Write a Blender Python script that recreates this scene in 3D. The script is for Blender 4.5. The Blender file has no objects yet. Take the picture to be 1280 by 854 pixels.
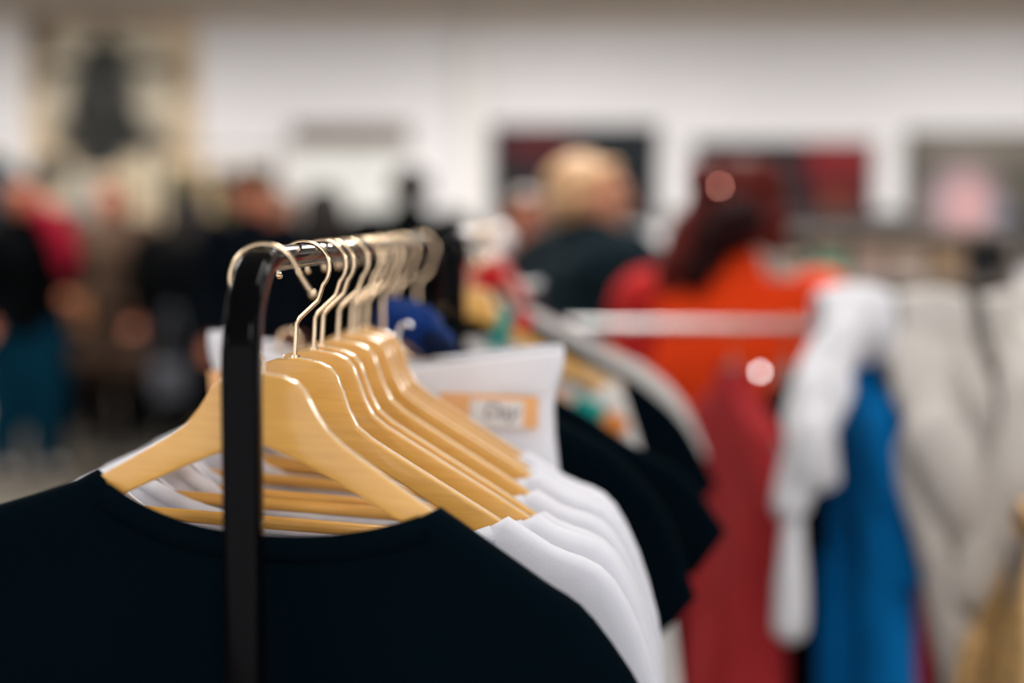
import bpy, bmesh, math, random
import numpy as np
from mathutils import Vector, Matrix, geometry, noise

S = bpy.context.scene
C = S.collection
rnd = random.Random(7)
PI = math.pi

# ------------------------------------------------------------------ camera
CAM_H = 1.55
F = 2000.0
PITCH = math.atan(152.0 / F)
cd = bpy.data.cameras.new('camera')
cd.sensor_width = 36.0
cd.lens = F / 1280.0 * 36.0
cd.clip_start = 0.05
cd.dof.use_dof = True
cd.dof.focus_distance = 1.2
cd.dof.aperture_fstop = 1.63
cam = bpy.data.objects.new('camera', cd)
cam.location = (0, 0, CAM_H)
cam.rotation_euler = (PI / 2 - PITCH, 0, 0)
C.objects.link(cam)
S.camera = cam

# ------------------------------------------------------------------ world, exposure
w = bpy.data.worlds.new('world')
w.use_nodes = True
w.node_tree.nodes['Background'].inputs[0].default_value = (0.95, 0.95, 1.0, 1)
w.node_tree.nodes['Background'].inputs[1].default_value = 1.72
S.world = w
S.view_settings.view_transform = 'Standard'
S.view_settings.look = 'None'
S.view_settings.exposure = 0.0
S.view_settings.gamma = 1.0
S.view_settings.use_curve_mapping = False

LAMP_W = {-1.4: 30.0, 1.6: 20.0, 4.4: 46.0, 7.2: 122.0, 9.7: 155.0}   # watts by row
LAMP_XY = [(x, y) for y in (-1.4, 1.6, 4.4, 7.2, 9.7) for x in (-3.4, 0.3, 4.0)]
CEIL = 3.2


# ------------------------------------------------------------------ small helpers
def W(px, py, Z):
    """world point seen at pixel (px, py) of the 1280x854 frame at camera depth Z"""
    a, b = (px - 640) / F, (427 - py) / F
    cp, sp = math.cos(PITCH), math.sin(PITCH)
    return Vector((Z * a, Z * (cp + b * sp), CAM_H + Z * (-sp + b * cp)))


def lin(r, g, b):
    f = lambda c: (c / 255 / 12.92) if c / 255 <= 0.04045 else ((c / 255 + 0.055) / 1.055) ** 2.4
    return (f(r), f(g), f(b), 1.0)


def tag(o, label=None, cat=None, group=None, kind=None):
    if label: o['label'] = label
    if cat: o['category'] = cat
    if group: o['group'] = group
    if kind: o['kind'] = kind
    return o


def empty(name, loc=(0, 0, 0), rot=(0, 0, 0), parent=None):
    o = bpy.data.objects.new(name, None)
    o.location = loc
    o.rotation_euler = rot
    o.empty_display_size = 0.05
    if parent: o.parent = parent
    C.objects.link(o)
    return o


def add_obj(name, me, parent=None, loc=(0, 0, 0), rot=(0, 0, 0)):
    o = bpy.data.objects.new(name, me)
    o.location = loc
    o.rotation_euler = rot
    if parent: o.parent = parent
    C.objects.link(o)
    return o


def finish(me, m, smooth=True, angle=None):
    if m: me.materials.append(m)
    me.polygons.foreach_set('use_smooth', [smooth] * len(me.polygons))
    if smooth and angle:
        me.set_sharp_from_angle(angle=math.radians(angle))
    me.update()
    return me


def bm_mesh(name, bm, m, smooth=True, angle=35):
    me = bpy.data.meshes.new(name)
    bm.normal_update()
    bm.to_mesh(me)
    bm.free()
    return finish(me, m, smooth, angle)


def vf_mesh(name, v, f, m, smooth=True, angle=None):
    me = bpy.data.meshes.new(name)
    me.from_pydata([tuple(p) for p in v], [], [tuple(q) for q in f])
    return finish(me, m, smooth, angle)


def box_bm(bm, c, s, rot=None, bevel=0.0):
    r = bmesh.ops.create_cube(bm, size=1.0)
    vs = r['verts']
    M = Matrix.Translation(Vector(c)) @ (rot.to_4x4() if rot else Matrix()) @ Matrix.Diagonal((s[0], s[1], s[2], 1))
    bmesh.ops.transform(bm, matrix=M, verts=vs)
    if bevel:
        es = list({e for v in vs for e in v.link_edges})
        bmesh.ops.bevel(bm, geom=es, offset=bevel, segments=2, profile=0.5, affect='EDGES')


def box(name, c, s, m, parent=None, bevel=0.0, rot=None, loc=(0, 0, 0), rz=0):
    bm = bmesh.new()
    box_bm(bm, c, s, rot, bevel)
    return add_obj(name, bm_mesh(name, bm, m, bool(bevel), 40), parent, loc, (0, 0, rz))


def tube_vf(path, rad, n=10, ab=None, squar=None, up=Vector((0, 0, 1))):
    """tube along a path; rad a number or a list; ab = list of (a, b) half sizes; squar = superellipse power"""
    P = [Vector(p) for p in path]
    k = len(P)
    T = []
    for i in range(k):
        a = P[max(i - 1, 0)]
        b = P[min(i + 1, k - 1)]
        T.append((b - a).normalized())
    nrm = up - T[0] * up.dot(T[0])
    if nrm.length < 1e-4:
        nrm = Vector((1, 0, 0)) - T[0] * T[0].x
    nrm.normalize()
    v, f = [], []
    for i in range(k):
        nrm = nrm - T[i] * nrm.dot(T[i])
        nrm.normalize()
        bi = T[i].cross(nrm)
        a, b = (ab[i] if ab else ((rad[i], rad[i]) if hasattr(rad, '__len__') else (rad, rad)))
        for j in range(n):
            t = 2 * PI * j / n
            c, s = math.cos(t), math.sin(t)
            if squar:
                c = math.copysign(abs(c) ** (2 / squar), c)
                s = math.copysign(abs(s) ** (2 / squar), s)
            v.append(P[i] + bi * (a * c) + nrm * (b * s))
    for i in range(k - 1):
        for j in range(n):
            j2 = (j + 1) % n
            f.append((i * n + j, i * n + j2, (i + 1) * n + j2, (i + 1) * n + j))
    f.append(tuple(range(n))[::-1])
    f.append(tuple((k - 1) * n + j for j in range(n)))
    return v, f


def tube(name, path, rad, m, parent=None, n=10, ab=None, squar=None, loc=(0, 0, 0), rz=0, up=Vector((0, 0, 1))):
    v, f = tube_vf(path, rad, n, ab, squar, up)
    return add_obj(name, vf_mesh(name, v, f, m, True, 50), parent, loc, (0, 0, rz))


def smooth_path(pts, n=4):
    """Catmull-Rom through the points"""
    P = [Vector(p) for p in pts]
    P = [P[0] * 2 - P[1]] + P + [P[-1] * 2 - P[-2]]
    out = []
    for i in range(1, len(P) - 2):
        for k in range(n):
            t = k / n
            a, b, c, d = P[i - 1], P[i], P[i + 1], P[i + 2]
            out.append(0.5 * (2 * b + (c - a) * t + (2 * a - 5 * b + 4 * c - d) * t * t + (3 * b - a - 3 * c + d) * t ** 3))
    out.append(P[-2])
    return out


def sstep(a, b, x):
    t = np.clip((x - a) / (b - a), 0, 1)
    return t * t * (3 - 2 * t)


# ------------------------------------------------------------------ materials
def mat(name, col, rough=0.6, metal=0.0, spec=0.5, var=0.0, vscale=8.0, stretch=(1, 1, 1), bump=0.0, bscale=300.0,
        sheen=0.0, coat=0.0, col2=None):
    m = bpy.data.materials.new(name)
    m.use_nodes = True
    nt = m.node_tree
    b = nt.nodes['Principled BSDF']
    col = tuple(col) + ((1.0,) if len(col) == 3 else ())
    b.inputs['Base Color'].default_value = col
    b.inputs['Roughness'].default_value = rough
    b.inputs['Metallic'].default_value = metal
    b.inputs['Specular IOR Level'].default_value = spec
    if sheen:
        b.inputs['Sheen Weight'].default_value = sheen
        b.inputs['Sheen Roughness'].default_value = 0.5
    if coat:
        b.inputs['Coat Weight'].default_value = coat
        b.inputs['Coat Roughness'].default_value = 0.12
    tc = nt.nodes.new('ShaderNodeTexCoord')
    mp = nt.nodes.new('ShaderNodeMapping')
    mp.inputs['Scale'].default_value = stretch
    nt.links.new(tc.outputs['Object'], mp.inputs['Vector'])
    if var or col2:
        nz = nt.nodes.new('ShaderNodeTexNoise')
        nz.inputs['Scale'].default_value = vscale
        nz.inputs['Detail'].default_value = 5
        nt.links.new(mp.outputs['Vector'], nz.inputs['Vector'])
        rp = nt.nodes.new('ShaderNodeValToRGB')
        c2 = col2 if col2 else tuple(c * (1 - var) for c in col[:3]) + (1,)
        rp.color_ramp.elements[0].position = 0.32
        rp.color_ramp.elements[0].color = c2
        rp.color_ramp.elements[1].position = 0.68
        rp.color_ramp.elements[1].color = col
        nt.links.new(nz.outputs['Fac'], rp.inputs['Fac'])
        nt.links.new(rp.outputs['Color'], b.inputs['Base Color'])
    if bump:
        nb = nt.nodes.new('ShaderNodeTexNoise')
        nb.inputs['Scale'].default_value = bscale
        nb.inputs['Detail'].default_value = 2
        nt.links.new(mp.outputs['Vector'], nb.inputs['Vector'])
        bp = nt.nodes.new('ShaderNodeBump')
        bp.inputs['Strength'].default_value = bump
        bp.inputs['Distance'].default_value = 0.001
        nt.links.new(nb.outputs['Fac'], bp.inputs['Height'])
        nt.links.new(bp.outputs['Normal'], b.inputs['Normal'])
    return m


def cloth(name, col, **k):
    a = dict(rough=0.9, spec=0.15, bump=0.25, bscale=900, var=0.06, vscale=14)
    a.update(k)
    return mat(name, col, **a)


M = {}
M['navy'] = cloth('navy jersey', (0.0006, 0.0036, 0.0062), spec=0.025)
M['white'] = cloth('white jersey', (0.73, 0.735, 0.79), var=0.03)
M['wood'] = mat('lacquered hanger wood', (0.80, 0.432, 0.098), 0.34, spec=0.5, col2=(0.72, 0.365, 0.076, 1), vscale=26, stretch=(1, 6, 9),
                coat=0.35, bump=0.05, bscale=90)
M['wood_edge'] = mat('paler hanger edge', (0.88, 0.64, 0.38), 0.26, spec=0.6, coat=0.5, var=.12, vscale=40)
M['wire'] = mat('brassy hook wire', (0.88, 0.66, 0.43), 0.24, metal=1.0)
M['chrome'] = mat('chrome', (0.85, 0.85, 0.86), 0.12, metal=1.0)
M['steel'] = mat('brushed steel', (0.52, 0.51, 0.50), 0.35, metal=1.0)
M['black_gloss'] = mat('black lacquered tube', (0.002, 0.002, 0.0025), 0.12, spec=0.05)
M['black_plastic'] = mat('black plastic', (0.008, 0.008, 0.009), 0.45)
M['rubber'] = mat('rubber', (0.012, 0.012, 0.012), 0.8)

# ------------------------------------------------------------------ the room
M['wall'] = mat('pale painted wall', (0.79, 0.775, 0.782), 0.9, spec=0.2, var=0.03, vscale=1.5, bump=0.1, bscale=60)
M['floor'] = mat('brown grey floor', lin(74, 67, 55), 0.55, var=0.25, vscale=2.0, bump=0.05, bscale=40)
M['ceiling'] = mat('ceiling paint', (0.55, 0.52, 0.48), 0.9)
M['beam'] = mat('beam paint', lin(226, 208, 188), 0.8)
YB = 12.5


def struct(name, c, s, m, **k):
    o = box(name, (0, 0, 0), s, m, loc=c, **k)
    o['kind'] = 'structure'
    return o


struct('floor', (1, 4.75, -0.05), (18, 15.8, 0.1), M['floor'])
struct('wall_back', (1, YB + 0.1, CEIL / 2), (18, 0.2, CEIL), M['wall'])
struct('wall_left', (-8.1, 4.75, CEIL / 2), (0.2, 15.6, CEIL), M['wall'])
struct('wall_right', (10.1, 4.75, CEIL / 2), (0.2, 15.6, CEIL), M['wall'])
struct('ceiling', (1, 4.75, CEIL + 0.05), (18, 15.8, 0.1), M['ceiling'])
struct('trim_1', (1, YB - 0.06, CEIL - 0.055), (18, 0.12, 0.11), M['beam'], bevel=0.008)
struct('baseboard_back', (1, YB - 0.01, 0.06), (18, 0.02, 0.12), M['beam'])
M['pillar'] = mat('pillar paint', (0.74, 0.72, 0.70), 0.85)
struct('trim_2', (-0.32, YB - 0.06, (CEIL - 0.12) / 2 + 0.0), (0.2, 0.12, CEIL - 0.12), M['pillar'], bevel=0.01)

# door with a grey transom, far wall
dx0, dx1 = (366 - 640) / F * 12.4, (512 - 640) / F * 12.4
M['door'] = mat('white door', (0.66, 0.66, 0.63), 0.5)
M['transom'] = mat('transom', lin(116, 104, 96), 0.6)
d = empty('door_1', ((dx0 + dx1) / 2, YB, 0))
d['kind'] = 'structure'
ztd = W(0, 155, 12.4).z
ztl = W(0, 183, 12.4).z
box('transom_panel', (0, -0.05, (ztd + ztl) / 2), (dx1 - dx0, 0.09, ztd - ztl), M['transom'], d, bevel=0.006)
for sx in (-1, 1):
    wl = (dx1 - dx0 - 0.1) / 2
    lf = box('door_leaf', (sx * (wl / 2 + 0.003), -0.03, ztl / 2), (wl, 0.05, ztl - 0.012), M['door'], d, bevel=0.004)
    for zz in (0.55, 1.45):
        box('panel', (sx * (wl / 2 + 0.003), -0.058, zz), (wl - 0.16, 0.012, 0.7), M['door'], lf, bevel=0.004)
    tube('handle', [(sx * 0.05, -0.055, 1.0), (sx * 0.05, -0.10, 1.0), (sx * 0.14, -0.10, 1.0)], 0.009, M['steel'], lf)
    box('door_frame', (sx * ((dx1 - dx0) / 2 - 0.025), -0.04, ztl / 2), (0.05, 0.08, ztl), M['pillar'], d, bevel=0.004)

# ceiling lights (above the frame)
M['diffuser'] = mat('diffuser', (0.9, 0.9, 0.88), 0.5)
M['diffuser'].node_tree.nodes['Principled BSDF'].inputs['Emission Color'].default_value = (1, 0.95, 0.88, 1)
M['diffuser'].node_tree.nodes['Principled BSDF'].inputs['Emission Strength'].default_value = 2.0
for i, (x, y) in enumerate(LAMP_XY):
    r = empty('ceiling_light', (x, y, CEIL))
    tag(r, 'flat white panel light in a row on the ceiling', 'light', 'ceiling panel lights')
    box('housing', (0, 0, -0.02), (0.68, 1.28, 0.04), M['pillar'], r, bevel=0.006)
    box('diffuser', (0, 0, -0.045), (0.6, 1.2, 0.01), M['diffuser'], r)
    ld = bpy.data.lights.new('lamp', 'AREA')
    ld.shape = 'RECTANGLE'
    ld.size, ld.size_y = 0.6, 1.2
    ld.energy = LAMP_W[y]
    ld.color = (1.0, 0.965, 0.93)
    lo = bpy.data.objects.new('lamp', ld)
    lo.location = (0, 0, -0.055)
    lo.parent = r
    C.objects.link(lo)


# ------------------------------------------------------------------ wall pictures
def print_mat(name, base, shapes, edge=0.35):
    """flat printed sheet: base colour with soft printed patches; shapes = (cx, cz, rx, rz, colour) in metres"""
    m = bpy.data.materials.new(name)
    m.use_nodes = True
    nt = m.node_tree
    b = nt.nodes['Principled BSDF']
    b.inputs['Roughness'].default_value = 0.6
    b.inputs['Specular IOR Level'].default_value = 0.2
    tc = nt.nodes.new('ShaderNodeTexCoord')
    cur = None
    for cx, cz, rx, rz, col in shapes:
        mp = nt.nodes.new('ShaderNodeMapping')
        mp.inputs['Location'].default_value = (-cx / rx, 0, -cz / rz)
        mp.inputs['Scale'].default_value = (1 / rx, 0, 1 / rz)
        nt.links.new(tc.outputs['Object'], mp.inputs['Vector'])
        ln = nt.nodes.new('ShaderNodeVectorMath')
        ln.operation = 'LENGTH'
        nt.links.new(mp.outputs['Vector'], ln.inputs[0])
        mr = nt.nodes.new('ShaderNodeMapRange')
        mr.inputs['From Min'].default_value = 1 + edge
        mr.inputs['From Max'].default_value = 1 - edge
        nt.links.new(ln.outputs['Value'], mr.inputs['Value'])
        mx = nt.nodes.new('ShaderNodeMix')
        mx.data_type = 'RGBA'
        nt.links.new(mr.outputs['Result'], mx.inputs['Factor'])
        if cur is None:
            mx.inputs[6].default_value = base
        else:
            nt.links.new(cur, mx.inputs[6])
        mx.inputs[7].default_value = col
        cur = mx.outputs[2]
    nt.links.new(cur, b.inputs['Base Color'])
    return m


def picture(name, x0, x1, y0, y1, base, shapes, label, cat, frame=None, Z=12.35, edge=0.35):
    c = W((x0 + x1) / 2, (y0 + y1) / 2, Z)
    wd, hd = (x1 - x0) / F * Z, (y1 - y0) / F * Z
    k = Z / F
    pts = [((cx - (x0 + x1) / 2) * k, -(cy - (y0 + y1) / 2) * k, rx * k, ry * k, col) for cx, cy, rx, ry, col in shapes]
    r = empty(name, (c.x, YB - 0.03, c.z))
    tag(r, label, cat)
    box('sheet', (0, 0, 0), (wd, 0.02, hd), print_mat(name + ' print', base, pts, edge), r)
    if frame:
        for sx in (-1, 1):
            box('frame_rail', (sx * wd / 2, -0.005, 0), (0.03, 0.045, hd + 0.03), frame, r, bevel=0.004)
            box('frame_rail', (0, -0.005, sx * hd / 2), (wd + 0.03, 0.045, 0.03), frame, r, bevel=0.004)
    return r


bl = lambda *a: lin(*a)
picture('banner', 34, 246, 22, 330, lin(204, 182, 152), [
    (135, 110, 88, 92, lin(188, 178, 158)), (130, 18, 120, 14, lin(120, 102, 76)), (52, 30, 16, 40, lin(64, 58, 45)),
    (52, 95, 16, 18, lin(112, 100, 80)), (226, 92, 13, 22, lin(132, 110, 82)), (133, 36, 9, 14, lin(112, 96, 76)),
    (92, 84, 26, 8, lin(32, 34, 31)), (184, 84, 30, 9, lin(31, 33, 29)), (133, 66, 30, 15, lin(24, 29, 28)),
    (130, 112, 40, 42, lin(38, 40, 37)), (132, 116, 18, 18, lin(59, 59, 55)), (94, 136, 9, 20, lin(29, 26, 18)),
    (160, 146, 12, 14, lin(38, 28, 16)), (128, 170, 62, 32, lin(32, 34, 31)), (97, 172, 15, 10, lin(57, 49, 43)),
    (196, 178, 22, 12, lin(21, 24, 23)), (120, 204, 28, 10, lin(12, 18, 24)), (60, 215, 26, 20, lin(24, 40, 42)),
    (190, 222, 22, 36, lin(200, 186, 160)), (100, 250, 20, 34, lin(150, 150, 142))],
    'large beige canvas banner printed with a dark helmeted emblem, high on the back wall', 'banner', M['beam'], edge=.22)
picture('poster', 616, 822, 158, 280, lin(9, 18, 24), [(672, 178, 48, 26, lin(74, 14, 20)), (640, 240, 20, 30, lin(20, 24, 26))],
        'wide black poster with a dark red upper corner, above the blond person', 'poster', M['black_plastic'])
picture('poster', 868, 1092, 178, 282, lin(8, 18, 24), [(1052, 192, 42, 40, lin(142, 24, 32)), (1052, 238, 36, 42, lin(92, 22, 22)),
                                                        (1046, 262, 16, 14, lin(112, 62, 30))],
        'black poster with a red block at its end, behind the red-haired person', 'poster', M['black_plastic'])
picture('poster', 1136, 1330, 166, 332, lin(82, 78, 70), [(1230, 176, 100, 26, lin(120, 113, 104)), (1206, 252, 44, 44, lin(160, 140, 146)), (1212, 262, 22, 40, lin(196, 152, 152)),
                                                          (1256, 280, 14, 24, lin(150, 152, 174)), (1274, 300, 30, 40, lin(46, 50, 52))],
        'grey poster with a pinkish blurred print in its middle', 'poster', M['black_plastic'])
tr = struct('trim_3', (W(990, 272, 12.3).x, YB - 0.04, W(0, 272, 12.3).z), (1.9, 0.08, 0.09), M['black_plastic'])

# ------------------------------------------------------------------ clothes hangers
RAIL_TOP = CAM_H - 0.018          # top of the front rail
RAIL_R = 0.009
APEX = -0.0855                    # crown of the wood below the rail contact
AZ = -math.atan(0.0715)


def rail_x(Z, shift=0.0):
    return 0.0715 * Z - 0.2465 + shift


HX = [0, .017, .025, .031, .035, .041, .049, .06, .08, .11, .159, .20, .213, .220, .2235]
HZ = [0, -.002, -.0055, -.0120, -.0215, -.0360, -.0490, -.0570, -.0680, -.0840, -.1100, -.1325, -.1400, -.1460, -.154]
BX = [0, .03, .05, .084, .12, .159, .195, .209, .217, .2215]
BZ = [-.0425, -.0580, -.0700, -.0885, -.1090, -.1330, -.1545, -.1625, -.1640, -.1600]
# the front hanger has a shorter neck
HZ1 = [0, -.0015, -.005, -.0100, -.0165, -.0265, -.0375, -.0465, -.0595, -.0785, -.1085, -.1340, -.1420, -.1480, -.156]
BZ1 = [-.0477, -.0585, -.0680, -.0855, -.1050, -.1285, -.1540, -.1630, -.1660, -.1620]


HZP = [HZ]


def ztop(x):
    return np.interp(np.abs(x), HX, HZP[0]) + APEX


def wood_mesh(HZ, BZ):
    xs = sorted(set(HX + list(np.linspace(0, .2, 18))))
    top = [(x, float(np.interp(x, HX, HZ))) for x in xs]
    bx = list(BX)
    bot = [(x, z) for x, z in zip(bx, BZ)]
    right = top + bot[::-1]
    poly = right[:-1] + [bot[0]] + [(-x, z) for x, z in bot[1:]] + [(-x, z) for x, z in top[::-1][:-1]]
    bm = bmesh.new()
    fv = [bm.verts.new((x, -0.006, z + APEX)) for x, z in poly]
    f0 = bm.faces.new(fv)
    r = bmesh.ops.extrude_face_region(bm, geom=[f0])
    nv = [g for g in r['geom'] if isinstance(g, bmesh.types.BMVert)]
    bmesh.ops.translate(bm, vec=(0, 0.012, 0), verts=nv)
    bmesh.ops.recalc_face_normals(bm, faces=bm.faces)
    caps = [f for f in bm.faces if len(f.verts) > 10]
    es = list({e for f in caps for e in f.edges})
    bmesh.ops.bevel(bm, geom=es, offset=0.0022, segments=3, profile=0.5, affect='EDGES')
    big = [f for f in bm.faces if len(f.verts) > 10]
    bmesh.ops.triangulate(bm, faces=big, ngon_method='EAR_CLIP')
    me = bm_mesh('wooden_body', bm, M['wood'], True, 28)
    me.materials.append(M['wood_edge'])
    for p in me.polygons:
        if abs(p.normal.y) < .55: p.material_index = 1
    return me


def hanger_meshes():
    wood = wood_mesh(HZ, BZ)
    # hook wire
    R = 0.0195
    cz = -R + 0.0017
    pts = [(-0.003, 0, APEX - 0.004), (-0.003, 0, -0.072), (-0.003, 0, -0.060), (-0.0005, 0, -0.0555), (0.0125, 0, -0.0415)]
    for a in range(-38, 206, 12):
        pts.append((R * math.cos(math.radians(a)), 0, cz + R * math.sin(math.radians(a))))
    v, f = tube_vf(pts, 0.0017, 10, up=Vector((0, 1, 0)))
    hook = vf_mesh('hook', v, f, M['wire'], True, 60)
    bmt = bmesh.new()
    bmesh.ops.create_icosphere(bmt, subdivisions=2, radius=0.0026, matrix=Matrix.Translation(pts[-1]))
    tip = bm_mesh('hook_tip', bmt, M['wire'])
    v, f = tube_vf([(-0.1505, 0, APEX - .1275), (-.149, 0, APEX - .1275), (.149, 0, APEX - .1275), (.1505, 0, APEX - .1275)],
                   [0.0046, 0.0052, 0.0052, 0.0046], 14, up=Vector((0, 1, 0)))
    bar = vf_mesh('trouser_bar', v, f, M['wood'], True, 50)
    v, f = tube_vf([(-0.003, 0, APEX - 0.001), (-0.003, 0, APEX + 0.0018)], 0.0042, 12, up=Vector((0, 1, 0)))
    col = vf_mesh('hook_collar', v, f, M['wire'], True, 40)
    return wood, hook, tip, bar, col


HM = hanger_meshes()
HM1 = wood_mesh(HZ1, BZ1)
R1 = 0.0235


def open_hook_mesh():
    cz = -R1 + 0.0017
    pts = [(0.002, 0, APEX - 0.004), (0.002, 0, -0.078), (-0.004, 0, -0.068), (-0.0165, 0, -0.050)]
    for a in range(205, 18, -12):
        pts.append((R1 * math.cos(math.radians(a)), 0, cz + R1 * math.sin(math.radians(a))))
    p = Vector(pts[-1])
    pts += [tuple(p + Vector((0.005, 0, -0.0085))), tuple(p + Vector((0.0125, 0, -0.0185)))]
    v, f = tube_vf(pts, 0.0017, 10, up=Vector((0, 1, 0)))
    return vf_mesh('hook_open', v, f, M['wire'], True, 60), pts[-1]


def hanger(x, y, rz, label, roll=0.0, group=None, name='clothes_hanger', z=RAIL_TOP, opened=False, wm=None):
    r = empty(name, (x, y, z), (0, roll, rz))
    tag(r, label, 'clothes hanger', group)
    wb = add_obj('hanger_body' if wm else 'wooden_body', HM1 if opened else HM[0], r)
    if opened:
        hm, tp = open_hook_mesh()
        hk_ = add_obj('hook', hm, r)
        bmt = bmesh.new()
        bmesh.ops.create_icosphere(bmt, subdivisions=2, radius=0.0030, matrix=Matrix.Translation(tp))
        add_obj('hook_tip', bm_mesh('hook_tip', bmt, M['wire']), hk_)
    else:
        hk_ = add_obj('hook', HM[1], r)
        add_obj('hook_tip', HM[2], hk_)
    tb = add_obj('trouser_bar', HM[3], r)
    for o in (wb, tb) if wm else ():
        for sl in o.material_slots:
            sl.link = 'OBJECT'
            sl.material = wm
    add_obj('hook_collar', HM[4], r)
    return r


# ------------------------------------------------------------------ hanging garments
def inside(poly, p):
    x, y = p[:, 0], p[:, 1]
    res = np.zeros(len(p), bool)
    n = len(poly)
    for i in range(n):
        x1, y1 = poly[i]
        x2, y2 = poly[(i + 1) % n]
        if y1 == y2: continue
        c = ((y1 > y) != (y2 > y)) & (x < (x2 - x1) * (y - y1) / (y2 - y1) + x1)
        res ^= c
    return res


def seg_dist(p, segs):
    d = np.full(len(p), 1e9)
    for a, b in segs:
        a = np.array(a); b = np.array(b)
        ab = b - a
        t = np.clip(((p - a) @ ab) / max(ab @ ab, 1e-12), 0, 1)
        q = a + t[:, None] * ab
        d = np.minimum(d, np.hypot(*(p - q).T))
    return d


def resamp(pts, res):
    out = [pts[0]]
    for a, b in zip(pts[:-1], pts[1:]):
        L = math.hypot(b[0] - a[0], b[1] - a[1])
        n = max(1, int(round(L / res)))
        for k in range(1, n + 1):
            t = k / n
            out.append((a[0] + (b[0] - a[0]) * t, a[1] + (b[1] - a[1]) * t))
    return out


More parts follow.
